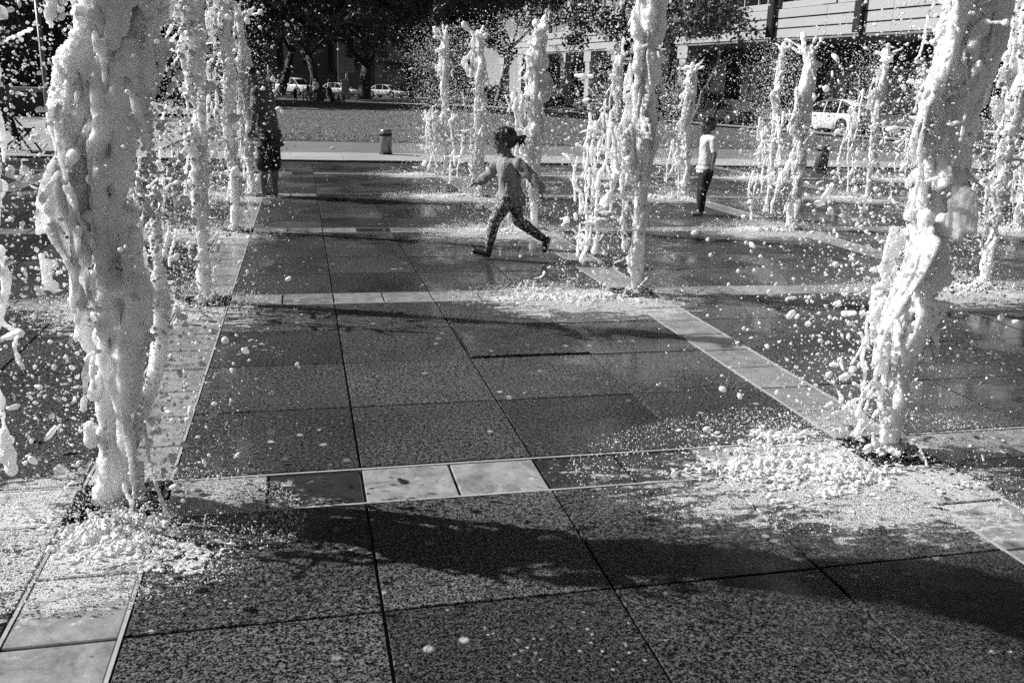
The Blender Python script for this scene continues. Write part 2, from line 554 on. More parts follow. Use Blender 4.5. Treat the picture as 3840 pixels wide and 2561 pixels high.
# --- pale office building on the right.  local x runs along the facade from its far corner, local -y faces the street... 
FA = Vector((23.9, 107.0)); FD = Vector((0.17, -0.985)).normalized()
ofc = empty('office_building', (FA.x, FA.y, 0.0), math.atan2(FD.y, FD.x),
            'pale office building with banded ledge and columned arcade on the right', 'building')
# with this rotation local +x = along facade to the camera, local +y = away from the street (right), street side = -y
BAY = 5.45; NB = 15; ZB = 5.5
for b in range(NB):
    x0, x1 = b*BAY, (b+1)*BAY
    for c in range(3):
        z = ZB+c*0.64
        box_part('spandrel_panel', M['pale_stone'], ofc, x0+0.012, x1-0.012, -0.02*(c == 2), 0.6, z+0.06, z+0.60, 0.01)
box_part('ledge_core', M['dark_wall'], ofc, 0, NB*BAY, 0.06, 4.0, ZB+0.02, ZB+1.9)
box_part('soffit', M['grey_stone'], ofc, 0, NB*BAY, 0.05, 7.0, ZB-0.12, ZB)
colm = MB(); colm.box(-0.42, 0.42, 0.05, 0.9, 0.6, ZB-1.05); me_sh = colm.mesh('column_shaft'); me_sh.materials.append(M['pale_stone'])
me_cap = MB().box(-0.72, 0.72, 0.0, 1.0, ZB-1.05, ZB-0.125, 0).mesh('capital'); me_cap.materials.append(M['pale_stone'])
me_bas = MB().box(-0.62, 0.62, -0.02, 1.05, 0.14, 0.6, 0.05).mesh('plinth'); me_bas.materials.append(M['pale_stone'])
for b in range(8):
    c = link('column', me_sh, None, ofc); c.location = (b*BAY+0.3, 0, 0)
    link('capital', me_cap, None, c); link('plinth', me_bas, None, c)
# recessed shop fronts behind the columns
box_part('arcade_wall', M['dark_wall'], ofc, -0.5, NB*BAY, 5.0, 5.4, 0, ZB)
me_w = MB().box(0.5, BAY-0.5, 4.92, 4.98, 0.9, 4.3).mesh('shop_window'); me_w.materials.append(M['window'])
me_m = MB().box(BAY/2-0.05, BAY/2+0.05, 4.85, 4.91, 0.9, 4.3).box(0.5, BAY/2-0.06, 4.85, 4.91, 2.9, 3.0).box(BAY/2+0.06, BAY-0.5, 4.85, 4.91, 2.9, 3.0).mesh('window_frame'); me_m.materials.append(M['metal_grey'])
for b in range(NB):
    w = link('shop_window', me_w, None, ofc); w.location.x = b*BAY
    link('window_frame', me_m, None, w)
# upper storeys: set back over the far bays, flush over the near bays
me_up = MB().box(0.35, BAY-0.35, 0.42, 0.48, ZB+2.35, ZB+6.0).mesh('upper_window'); me_up.materials.append(M['window'])
me_fr = MB()
for t in range(4): me_fr.box(0.35+(BAY-0.7)*t/3-0.05, 0.35+(BAY-0.7)*t/3+0.05, 0.30, 0.41, ZB+2.35, ZB+6.0)
me_fr = me_fr.mesh('mullion'); me_fr.materials.append(M['frame'])
me_pier = MB().box(-0.62, 0.62, 0.05, 0.9, ZB+1.95, ZB+9.5).mesh('pier'); me_pier.materials.append(M['pale_stone'])
me_sill = MB().box(0.62, BAY-0.62, 0.15, 0.9, ZB+1.93, ZB+2.34, 0.01).mesh('sill_course'); me_sill.materials.append(M['pale_stone'])
box_part('upper_wall', M['grey_stone'], ofc, 7*BAY, NB*BAY, 0.95, 9.0, ZB+1.9, 34)  # unseen top raised to darken the sky reflection in the wet paving
box_part('upper_wall_set_back', M['grey_stone'], ofc, -0.5, 7*BAY-0.01, 3.6, 9.0, ZB+1.9, 34)  # likewise raised beyond the view to hide low sky from the paving
for b in range(NB):
    back = 3.2 if b < 7 else 0.0
    w = link('upper_window', me_up, None, ofc); w.location = (b*BAY, back, 0)
    link('mullion', me_fr, None, w)
    p = link('pier', me_pier, None, ofc); p.location = (b*BAY+(0.0 if b != 7 else 0.3), back, 0)
    s_ = link('sill_course', me_sill, None, ofc); s_.location = (b*BAY, back, 0)
# projecting bracketed pier at the change of plane, and two dark uprights on the facade
brk = MB().box(6.6*BAY-0.7, 6.6*BAY+0.7, -0.75, -0.03, 3.2, ZB+3.2)
brk.add([(6.6*BAY-0.7, -0.75, 3.2), (6.6*BAY+0.7, -0.75, 3.2), (6.6*BAY+0.7, -0.03, 3.2), (6.6*BAY-0.7, -0.03, 3.2), (6.6*BAY-0.3, -0.1, 1.9), (6.6*BAY+0.3, -0.1, 1.9)],
        [(0, 1, 5, 4), (1, 2, 5), (2, 3, 4, 5), (3, 0, 4)])
brk.build('bracket_pier', M['pale_stone'], ofc)
for xx in (9.05*BAY, 10.55*BAY):
    box_part('dark_upright', M['black'], ofc, xx-0.28, xx+0.28, -0.35, -0.06, ZB+0.1, ZB+9.0)
# projecting balcony box left of the bracket
bal = box_part('balcony', M['grey_stone'], ofc, 5.2*BAY, 6.3*BAY, -1.3, -0.04, ZB-0.6, ZB-0.3)
box_part('balcony_front', M['pale_stone'], bal, 5.2*BAY, 6.3*BAY, -1.32, -1.22, ZB-0.29, ZB+0.35)
for t in range(9):
    xx = 5.25*BAY+t*0.72
    box_part('railing_post', M['black'], bal, xx-0.03, xx+0.03, -1.29, -1.24, ZB+0.36, ZB+0.9)
box_part('railing', M['black'], bal, 5.2*BAY, 6.3*BAY, -1.30, -1.23, ZB+0.91, ZB+0.97)

# --- stone building with arched windows behind the trees
def arch_bay(x0, x1, z0, z1, ox0, ox1, oz0, spring, depth, y0):
    """wall bay with an arched opening, front at y0"""
    m = MB(); n = 10; r = (ox1-ox0)/2; cx = (ox0+ox1)/2
    arc = [(cx-r*math.cos(math.pi*k/n), spring+r*math.sin(math.pi*k/n)) for k in range(n+1)]
    m.box(x0, ox0, y0, y0+depth, z0, z1); m.box(ox1, x1, y0, y0+depth, z0, z1)
    m.box(ox0, ox1, y0, y0+depth, z0, oz0)
    for k in range(n):
        a, b = arc[k], arc[k+1]
        vs_ = [(a[0], y0, a[1]), (b[0], y0, b[1]), (b[0], y0, z1), (a[0], y0, z1), (a[0], y0+depth, a[1]), (b[0], y0+depth, b[1])]
        m.add(vs_, [(0, 1, 2, 3), (0, 4, 5, 1)])
    return m
stn = empty('stone_building', (-14.0, 138.0, 0.35), 0, 'dark stone building with tall arched windows behind the trees', 'building')
for b in range(7):
    arch_bay(b*3.6, (b+1)*3.6, 0, 14, b*3.6+0.95, b*3.6+2.65, 3.0, 7.2, 0.6, 0).build('arched_bay', M['brown_stone'], stn)
    w = box_part('window', M['window'], stn, b*3.6+0.9, b*3.6+2.7, 0.5, 0.56, 2.9, 8.4)
    box_part('mullion', M['grey_stone'], w, b*3.6+1.72, b*3.6+1.88, 0.40, 0.49, 3.0, 8.1)
    if b in (3, 4, 5):
        box_part('window_blind', M['frame'], w, b*3.6+1.9, b*3.6+2.6, 0.46, 0.49, 3.2, 7.0)
box_part('base_course', M['grey_stone'], stn, -0.2, 25.4, -0.25, -0.01, 0, 2.6, 0.05)
box_part('back_wall', M['dark_wall'], stn, 0, 25.2, 0.62, 8.0, 0, 13.9)
box_part('sky_blocking_storeys', M['brown_stone'], stn, 0, 25.2, 0.0, 8.0, 14.0, 34)  # added above the view to keep bright horizon sky out of paving reflections
for b in range(7):
    for q in range(4):
        box_part('upper_window', M['window'], stn, b*3.6+0.9, b*3.6+2.7, -0.06, -0.01, 15.5+q*4.6, 18.2+q*4.6)  # windows on the added, unseen storeys

# --- entrance building with canopy and letters
ent = empty('entrance_building', (11.6, 128.0, 0.3), 0, 'shadowed entrance building with canopy letters reading of Alli', 'building')
box_part('wall', M['brown_stone'], ent, -5.5, 14.0, 1.2, 9.0, 0, 38)  # unseen upper part made extra tall to shut out low sky
for x in (-5.2, -1.6, 5.6, 7.6, 10.2, 13.0):
    box_part('pilaster', M['grey_stone'], ent, x-0.45, x+0.45, 0.6, 1.18, 0, 14.5)
box_part('door_recess', M['window'], ent, -0.7, 4.6, 1.10, 1.17, 0.1, 4.4)
for x in (0.6, 1.95, 3.3):
    box_part('door_frame', M['metal_grey'], ent, x-0.05, x+0.05, 0.98, 1.08, 0.1, 4.4)
can = box_part('canopy', M['grey_stone'], ent, -1.0, 5.0, -1.6, 0.95, 4.6, 6.4, 0.05)
tc = bpy.data.curves.new('letters', 'FONT'); tc.body = 'of Alli'; tc.size = 1.5; tc.extrude = 0.04
_tmp = bpy.data.objects.new('tmp', tc); COL.objects.link(_tmp)
_me = bpy.data.meshes.new_from_object(_tmp.evaluated_get(bpy.context.evaluated_depsgraph_get())); bpy.data.objects.remove(_tmp)
_me.materials.clear(); lt = link('letters', _me, M['frame']); lt.rotation_euler = (math.pi/2, 0, 0); lt.location = (0.2, -1.5, 6.45); lt.parent = can
for x in (-3.4, 9.0):
    w = box_part('window', M['window'], ent, x-0.9, x+0.9, 1.10, 1.17, 3.0, 8.0)
    box_part('window_frame', M['metal_grey'], w, x-0.05, x+0.05, 1.0, 1.08, 3.0, 8.0)

# --- dark block at the far left with a low wall in front of it
blk = empty('dark_building', (-52.0, 66.0, 0.3), 0, 'dark building in shade at the far left', 'building')
box_part('wall', M['dark_wall'], blk, -30, 44, 0, 10, 0, 26)  # height raised out of view to cut low sky in ground reflections
for t in range(9):
    w = box_part('window', M['window'], blk, 2+t*4.6, 4.2+t*4.6, -0.06, -0.01, 3.2, 5.6)
    box_part('window_frame', M['metal_grey'], w, 3.05+t*4.6, 3.15+t*4.6, -0.14, -0.07, 3.2, 5.6)
box_part('pale_panel', M['frame'], blk, 35.6, 37.4, -0.3, -0.05, 7.0, 10.5)
lw = empty('low_wall', (-40, 38.6, gz(-40, 38.6)), 0, 'low dark wall with pale coping at the far left', 'wall')
box_part('wall_body', M['dark_wall'], lw, 0, 33.0, 0, 0.5, -0.1, 0.80)
for t in range(11):
    box_part('coping_stone', M['frame'], lw, t*3.0+0.01, t*3.0+2.99, -0.08, 0.58, 0.802, 0.95, 0.02)

# ------------------------------------------------------------------ trees
M['bark'] = plain('dark_bark', 0.03, 0.85, 0.5, 3.0, 0.03)
M['pale_bark'] = plain('pale_bark', 0.12, 0.8, 0.4, 3.0, 0.02)
def mk_leaf():
    k = NT('leaf')
    k.grey(k.map(k.noise(k.pos(), 0.9, 4.0, 0.7), 0.3, 0.7, 0.035, 0.13, False)); k.rough(0.45)
    k.b.inputs['Specular IOR Level'].default_value = 0.4
    return k.m
M['leaf'] = mk_leaf()
def make_tree(x, y, height, spread, seed, label, lean=(0, 0), leaves=9000, fork=2.6, trunk_r=0.38, bark='bark', leaf=0.16, low=3.0):
    r = random.Random(seed)
    root = empty('tree', (x, y, gz(x, y)), 0, label, 'tree', 'park trees')
    tb = MB(); tips = []
    def branch(p, d, length, rad, depth):
        pts = [p]; rads = [rad]; q = p.copy(); dd = d.copy()
        n = 5
        for i in range(n):
            dd = (dd + Vector((r.uniform(-1, 1), r.uniform(-1, 1), r.uniform(-0.35, 0.55)))*0.16).normalized()
            q = q + dd*length/n
            pts.append(q.copy()); rads.append(rad*(1-0.42*(i+1)/n))
            if depth >= 2: tips.append((q.copy(), length))
        tb.tube(pts, rads, 7 if depth < 2 else 4, depth < 2)
        if depth >= 4 or length < 0.7:
            return
        for c in range(3 if depth < 2 else 2):
            a = r.uniform(0, 2*math.pi)
            side = dd.cross(Vector((math.cos(a), math.sin(a), 0.2))).normalized()
            nd = (dd*r.uniform(0.45, 0.9) + side*r.uniform(0.5, 1.0) + Vector((0, 0, 0.12))).normalized()
            branch(q if c else pts[-2], nd, length*r.uniform(0.62, 0.85), rads[-1]*r.uniform(0.6, 0.85), depth+1)
    # trunk with flare
    base = Vector((0, 0, -0.1)); top = Vector((lean[0], lean[1], fork))
    mid = base.lerp(top, 0.5) + Vector((r.uniform(-.12, .12), r.uniform(-.12, .12), 0))
    tb.tube([base, base+Vector((0, 0, 0.35)), mid, top], [trunk_r*1.5, trunk_r*1.05, trunk_r*0.9, trunk_r*0.82], 10)
    for c in range(4):
        a = 2*math.pi*c/4 + r.uniform(-0.5, 0.5)
        nd = Vector((math.cos(a)*0.75, math.sin(a)*0.75, r.uniform(0.55, 1.0))).normalized()
        branch(top, nd, height*r.uniform(0.22, 0.30), trunk_r*r.uniform(0.45, 0.62), 0)
    tb.build('trunk', M[bark], root)
    rg_ = np.random.default_rng(seed)
    # clumps in the crown volume around branch tips
    tp = np.array([t[0] for t in tips])
    tp = tp[tp[:, 2] > low]
    cx, cy, cz = spread, spread, height
    extra = []
    while len(extra) < 60:
        v = rg_.normal(size=3); v /= np.linalg.norm(v)
        rr = rg_.uniform(0.55, 1.0)
        c = np.array([v[0]*spread*rr, v[1]*spread*rr, fork+ (height-fork)*0.5 + v[2]*rr*(height-fork)*0.5])
        if c[2] > low: extra.append(c)
    cl = np.vstack([tp[rg_.permutation(len(tp))[:140]], np.array(extra)])
    k = rg_.integers(0, len(cl), leaves)
    rad = rg_.uniform(0.45, 1.15, len(cl))
    off = rg_.normal(size=(leaves, 3)); off /= np.linalg.norm(off, axis=1)[:, None]
    P = cl[k] + off*(rad[k]*rg_.random(leaves)**0.45)[:, None]*np.array([1.15, 1.15, 0.75])
    a = rg_.normal(size=(leaves, 3)); a /= np.linalg.norm(a, axis=1)[:, None]
    b = np.cross(a, rg_.normal(size=(leaves, 3))); b /= np.linalg.norm(b, axis=1)[:, None]
    sz = rg_.uniform(0.6, 1.35, leaves)[:, None]*leaf
    V = np.stack([P-a*sz, P+b*sz*0.55, P+a*sz, P-b*sz*0.55], 1).reshape(-1, 3)
    link('crown', mesh_np('crown', V, np.arange(leaves*4).reshape(-1, 4)), M['leaf'], root)
    return root
make_tree(-1.1, 97, 15, 8, 11, 'tree with slender slanting trunk left of the white parked sport utility vehicle', (1.2, 0), 12000, 4.2, 0.42)
make_tree(2.6, 82, 13, 7.5, 12, 'middle park tree with forked dark trunk', (-1.0, 0.3), 14000, 3.6, 0.36)
make_tree(6.7, 88, 14, 8.5, 13, 'thick trunked park tree beside the stone pillar and sign', (0.3, 0), 15000, 3.0, 0.62)
make_tree(-3.3, 60, 12, 8.0, 14, 'dark tree standing behind the man in the wet shirt', (-0.2, 0), 18000, 2.8, 0.30, leaf=0.2)
make_tree(-13, 57, 13, 8.5, 15, 'large dark tree behind the leftmost water jets', (0, 0), 16000, 2.6, 0.4, leaf=0.2)
make_tree(-25, 50, 12, 7.5, 16, 'dark tree at the far left edge above the low wall', (0, 0), 9000, 2.6, 0.4)
make_tree(16.5, 74, 12, 6.0, 17, 'street tree with pale leaning trunk behind the second water jet row', (1.1, 0), 14000, 4.6, 0.24, 'pale_bark', low=6.0)
make_tree(12.0, 96, 14, 7.5, 18, 'dense dark tree left of the office corner', (0, 0), 13000, 4.2, 0.34, low=6.0)
make_tree(23.4, 62, 11, 5.6, 19, 'dark street tree in front of the arcade columns', (-0.4, 0), 15000, 4.6, 0.20, low=5.0)
make_tree(23.4, 50.5, 8, 3.6, 20, 'young street tree with forked pale trunk behind the standing boy', (0.5, 0), 4000, 1.9, 0.11, 'pale_bark', 0.13, low=5.2)
make_tree(9.8, 64, 12, 7.0, 23, 'dark spreading tree behind the most distant centre jets', (0.2, 0), 15000, 3.0, 0.3, low=3.6)
make_tree(-12, 92, 15, 7, 21, 'dark background tree behind the stone path', (0, 0), 10000, 3.4, 0.4)
make_tree(-22, 100, 16, 9, 22, 'tall dark tree at the back left', (0, 0), 9000, 3.4, 0.45)

# ------------------------------------------------------------------ vehicles
M['car_white'] = plain('white_car_paint', 0.55, 0.22, 0.05, 1.0)
M['car_dark'] = plain('dark_car_paint', 0.03, 0.2, 0.2, 1.0)
M['car_grey'] = plain('grey_car_paint', 0.12, 0.22, 0.15, 1.0)
M['car_glass'] = plain('car_glass', 0.012, 0.06, 0.2, 1.0, 0, 0, False, 0.7)
M['tyre'] = plain('tyre_rubber', 0.015, 0.8, 0.3, 8.0)
M['rim'] = plain('wheel_rim', 0.35, 0.3, 0.2, 5.0, 0, 0.7)
M['lamp'] = plain('lamp_lens', 0.5, 0.1, 0.1, 5.0)
M['tail'] = plain('tail_lamp', 0.08, 0.15, 0.2, 5.0)

def make_car(loc, rz, paint, label, kind='suv', L=4.6, W=1.82, H=1.66):
    """car pointing along local +x, wheels on z=0"""
    root = empty('parked_car', loc, rz, label, 'car', 'cars parked along the streets')
    wb = L*0.58; xr, xf = -wb/2-0.05, wb/2+0.05; wr = 0.34
    belt = H*0.60; roof = H
    # lower body: stations along the length with section (half width, z) profile, arches cut by raising the sill
    if kind == 'suv':
        hood, tail = belt-0.02, belt
        cab = [(-L/2+0.06, belt), (-L/2+0.52, roof-0.30), (-L/2+1.15, roof-0.08), (-0.55, roof), (0.15, roof-0.03), (0.62, roof-0.17), (1.42, belt)]
    else:
        hood, tail = belt-0.06, belt-0.02
        cab = [(-L/2+0.50, belt), (-L/2+1.10, roof-0.14), (-L/2+1.6, roof-0.02), (-0.3, roof), (0.15, roof-0.04), (0.52, roof-0.14), (1.30, belt)]
    m = MB(); st = []
    xs = sorted(set([-L/2, -L/2+0.06, -L/2+0.25, L/2-0.3, L/2-0.1, L/2, 1.3, 0.6, 0.0, -0.6] +
                    [xr+wr*1.18*math.cos(a) for a in np.linspace(0, math.pi, 9)] + [xf+wr*1.18*math.cos(a) for a in np.linspace(0, math.pi, 9)]))
    for x in xs:
        sill = 0.24
        for c in (xr, xf):
            d = abs(x-c)
            if d < wr*1.18: sill = max(sill, wr+math.sqrt(max((wr*1.18)**2-d*d, 0)))
        e = min((x+L/2)/0.25, (L/2-x)/0.5, 1.0); e = max(e, 0)
        hw = W/2*(0.80+0.20*math.sqrt(e))
        top = belt if -L/2+0.1 < x < 1.3 else (hood - 0.16*max((x-1.3)/(L/2-1.3), 0)**1.6 if x >= 1.3 else tail-0.06)
        sill = min(sill, top-0.16) if e > 0.02 else max(sill, 0.34)
        sec = [(hw*0.93, sill), (hw*0.99, sill+0.10*(top-sill)), (hw, sill+0.5*(top-sill)), (hw*0.975, top-0.06), (hw*0.90, top), (0, top+0.025)]
        st.append([(x, s_, z) for s_, z in sec] + [(x, -s_, z) for s_, z in sec[-2::-1]])
    n = len(st[0])
    vs_ = [p for s_ in st for p in s_]
    fs_ = [(i*n+k, i*n+k+1, (i+1)*n+k+1, (i+1)*n+k) for i in range(len(st)-1) for k in range(n-1)]
    m.add(vs_, fs_, True)
    b = len(m.v)-len(vs_)
    m.f.append(tuple(b+k for k in range(n))); m.sm.append(False)
    m.f.append(tuple(b+(len(st)-1)*n+k for k in range(n))[::-1]); m.sm.append(False)
    body = m.build('body', M[paint], root)
    MB().box(-L/2+0.3, L/2-0.4, -W/2*0.82, W/2*0.82, 0.22, 0.55).build('underside', M['black'], root)
    # greenhouse: roof skin + pillars painted, glass slightly inside
    def cabin(inset, zoff):
        mm = MB(); vv = []
        for x, z in cab:
            t = (z-belt)/(roof-belt)
            h_ = W/2*(0.90-0.17*t)-inset
            vv.append((x, h_, z+zoff)); vv.append((x, -h_, z+zoff))
        ff = [(2*i, 2*i+2, 2*i+3, 2*i+1) for i in range(len(cab)-1)]
        mm.add(vv, ff, False)
        k = len(cab)
        mm.f.append(tuple(2*i for i in range(k))[::-1]); mm.sm.append(False)
        mm.f.append(tuple(2*i+1 for i in range(k))); mm.sm.append(False)
        return mm
    cabin(0.012, -0.004).build('windows', M['car_glass'], root)
    rf = MB(); vv = []
    for x, z in cab[1:-1]:
        t = (z-belt)/(roof-belt); h_ = W/2*(0.90-0.17*t)+0.004
        vv += [(x, h_, z-0.07), (x, h_*0.96, z+0.006), (x, -h_*0.96, z+0.006), (x, -h_, z-0.07)]
    ff = [(4*i+k, 4*i+4+k, 4*i+5+k, 4*i+1+k) for i in range(len(cab)-3) for k in range(3)]
    rf.add(vv, ff, True); rf.build('roof', M[paint], root)
    def pillar(x0, z0, x1, z1, w_):
        for s_ in (-1, 1):
            pl = MB()
            t0, t1 = (z0-belt)/(roof-belt), (z1-belt)/(roof-belt)
            a = W/2*(0.90-0.17*t0)+0.006; c = W/2*(0.90-0.17*t1)+0.006
            pl.add([(x0-w_, s_*a, z0), (x0+w_, s_*a, z0), (x1+w_, s_*c, z1), (x1-w_, s_*c, z1),
                    (x0-w_, s_*(a-0.05), z0), (x0+w_, s_*(a-0.05), z0), (x1+w_, s_*(c-0.05), z1), (x1-w_, s_*(c-0.05), z1)],
                   [(0, 1, 2, 3), (4, 7, 6, 5), (0, 4, 5, 1), (1, 5, 6, 2), (2, 6, 7, 3), (3, 7, 4, 0)])
            pl.build('pillar', M[paint], root)
    pillar(cab[-1][0], belt-0.02, cab[-2][0], cab[-2][1], 0.05)
    pillar(0.05, belt, 0.0, roof-0.05, 0.03)
    pillar(-0.95, belt, -0.95, roof-0.06, 0.04); pillar(cab[0][0]+0.08, belt, cab[1][0]+0.05, cab[1][1], 0.09)
    for s_ in (-1, 1):
        for x in (xr, xf):
            w = MB().lathe([(wr*0.62, -0.10), (wr*0.97, -0.11), (wr, -0.06), (wr, 0.06), (wr*0.97, 0.11), (wr*0.62, 0.10)], (x, s_*(W/2-0.13), wr), 20, 'y').build('wheel', M['tyre'], root)
            MB().lathe([(wr*0.6, -0.112), (wr*0.60, 0.112), (wr*0.2, 0.09)], (x, s_*(W/2-0.13), wr), 14, 'y').build('rim', M['rim'], w)
        MB().box(L/2-0.20, L/2-0.045, s_*W*0.30-0.16, s_*W*0.30+0.16, belt-0.34, belt-0.20, 0.02).build('headlight', M['lamp'], root)
        MB().box(-L/2-0.012, -L/2+0.10, s_*W*0.34-0.12, s_*W*0.34+0.12, belt-0.30, belt-0.04, 0.02).build('tail_light', M['tail'], root)
        MB().box(1.0, 1.16, s_*(W/2+0.08)-0.09, s_*(W/2+0.08)+0.09, belt+0.0, belt+0.13, 0.03).build('mirror', M[paint], root)
        for x in (0.55, -0.45):
            MB().box(x-0.10, x+0.10, s_*(W/2+0.01)-0.02, s_*(W/2+0.01)+0.02, belt-0.17, belt-0.13, 0.0).build('door_handle', M['metal_grey'], root)
        for x in (0.08, 1.08, -0.86):
            MB().box(x-0.006, x+0.006, s_*(W/2-0.004)-0.006, s_*(W/2-0.004)+0.006, 0.34, belt-0.06).build('door_gap', M['black'], root)
    return root
st_ang = math.atan2(0.985, -0.17)
def on_street(y, off=2.2):
    x = street_x(y)+off
    return (x, y, gz(x, y)+0.015)
make_car(on_street(41.5, 2.3), st_ang, 'car_white', 'white sport utility vehicle parked at the right behind the water jets')
make_car(on_street(50.5), st_ang, 'car_dark', 'dark car parked ahead of the white vehicle on the right', 'sedan', 4.6, 1.8, 1.46)
make_car(on_street(57.5), st_ang, 'car_dark', 'dark sport utility vehicle parked in front of the arcade behind the boy', 'suv', 4.7, 1.85, 1.75)
make_car(on_street(66.5), st_ang, 'car_grey', 'grey car parked under the street trees', 'sedan', 4.6, 1.8, 1.45)
make_car(on_street(76.0), st_ang, 'car_dark', 'dark vehicle parked behind the second row of jets', 'suv', 4.7, 1.85, 1.7)
make_car(on_street(88.0), st_ang, 'car_grey', 'grey vehicle parked near the far office corner', 'suv', 4.7, 1.85, 1.7)
def far_car(x, y, rz, *a):
    make_car((x, y, gz(x, y)), rz, *a)
far_car(0.3, 106, math.radians(-48), 'car_white', 'white sport utility vehicle parked beyond the path behind the children', 'suv', 4.9, 1.95, 1.85)
far_car(5.2, 110, math.radians(-38), 'car_white', 'white sedan parked between the tree trunks', 'sedan', 4.7, 1.8, 1.45)
far_car(-5.5, 107, math.radians(182), 'car_grey', 'grey car parked left of the white sport utility vehicle', 'sedan', 4.6, 1.8, 1.45)
far_car(10.2, 104, math.radians(-40), 'car_white', 'pale car parked right of the thick tree', 'sedan', 4.5, 1.8, 1.42)

# ------------------------------------------------------------------ street furniture
def bollard(x, y, h, r, label):
    root = empty('bollard', (x, y, 0.0), 0, label, 'bollard', 'bollards at the plaza edge')
    MB().lathe([(r, 0.03), (r, h-0.05), (r*0.93, h-0.01), (r*0.6, h)], (0, 0, 0), 20).build('post', M['metal_grey'], root)
    MB().lathe([(r*1.12, 0.02), (r*1.12, 0.06), (r*1.01, 0.075)], (0, 0, 0), 20).build('base_ring', M['iron'], root)
    MB().lathe([(r*1.015, h*0.74), (r*1.03, h*0.75), (r*1.03, h*0.84), (r*1.015, h*0.85)], (0, 0, 0), 20).build('band', M['iron'], root)
bollard(2.70, 21.7, 0.62, 0.14, 'short grey bollard left of the distant water jets')
bollard(12.75, 19.2, 0.60, 0.15, 'short grey bollard in front of the white parked vehicle')
bollard(7.9, 21.2, 0.60, 0.14, 'short grey bollard hidden among the middle jets')

lp = empty('lamp_post', (-6.9, 31.0, 0.0), 0, 'dark lamp post with pale ringed base at the left', 'lamp post')
MB().lathe([(0.13, 0), (0.13, 0.12), (0.095, 0.18), (0.085, 1.0), (0.10, 1.05), (0.07, 1.12), (0.06, 5.2)], (0, 0, 0.02), 14).build('pole', M['metal_grey'], lp)
MB().lathe([(0.05, 5.2), (0.22, 5.3), (0.24, 5.65), (0.1, 5.9)], (0, 0, 0), 14).build('lantern', M['black'], lp)
for (x, y, lab) in ((1.9, 98, 'globe street lamp left of the middle tree'), (5.6, 100, 'globe street lamp between the tree trunks')):
    r_ = empty('street_lamp', (x, y, gz(x, y)), 0, lab, 'street lamp', 'globe street lamps')
    MB().lathe([(0.12, 0), (0.07, 0.4), (0.05, 3.2)], (0, 0, 0), 10).build('pole', M['black'], r_)
    MB().lathe([(0.05, 3.2), (0.2, 3.35), (0.24, 3.5), (0.2, 3.65), (0.04, 3.75)], (0, 0, 0), 12).build('globe', M['frame'], r_)
tl = empty('traffic_light', (-2.4, 101, gz(-2.4, 101)), 0, 'black traffic light on a pole behind the white vehicle', 'traffic light')
MB().lathe([(0.08, 0), (0.07, 3.2)], (0, 0, 0), 8).build('pole', M['frame'], tl)
MB().box(-0.22, 0.22, -0.15, 0.15, 3.2, 4.4, 0.03).build('signal_box', M['black'], tl)
for t in range(3):
    MB().lathe([(0.12, -0.02), (0.12, 0.02)], (0, -0.16, 3.42+t*0.36), 10, 'y').build('lens', M['tail'], tl)

sg = empty('notice_sign', (5.0, 85.4, gz(5, 85.4)), 0, 'pale rectangular notice sign on a post beside the thick tree', 'sign')
MB().lathe([(0.04, 0), (0.04, 3.0)], (0, 0, 0), 8).build('post', M['metal_grey'], sg)
MB().box(-0.62, 0.62, -0.06, -0.045, 2.3, 3.6).build('panel', M['frame'], sg)
pil = empty('stone_pillar', (4.75, 84.2, gz(4.7, 84.2)), 0, 'pale square stone pillar beside the thick tree', 'pillar')
MB().box(-0.42, 0.42, -0.42, 0.42, -0.1, 0.5, 0.03).build('base', M['frame'], pil)
MB().box(-0.33, 0.33, -0.33, 0.33, 0.5, 1.55, 0.03).build('shaft', M['frame'], pil)
MB().box(-0.40, 0.40, -0.40, 0.40, 1.55, 1.68, 0.03).build('cap', M['frame'], pil)

# low rail along the upper path
rl = empty('low_rail_fence', (-9, 71.6, 0.35), 0, 'low rail fence along the far path', 'fence')
for t in range(8):
    MB().box(t*2.0-0.05, t*2.0+0.05, -0.05, 0.05, -0.05, 0.62).build('post', M['frame'], rl)
for z in (0.35, 0.56):
    MB().box(-0.1, 14.2, -0.10, -0.055, z, z+0.09).build('rail', M['frame'], rl)

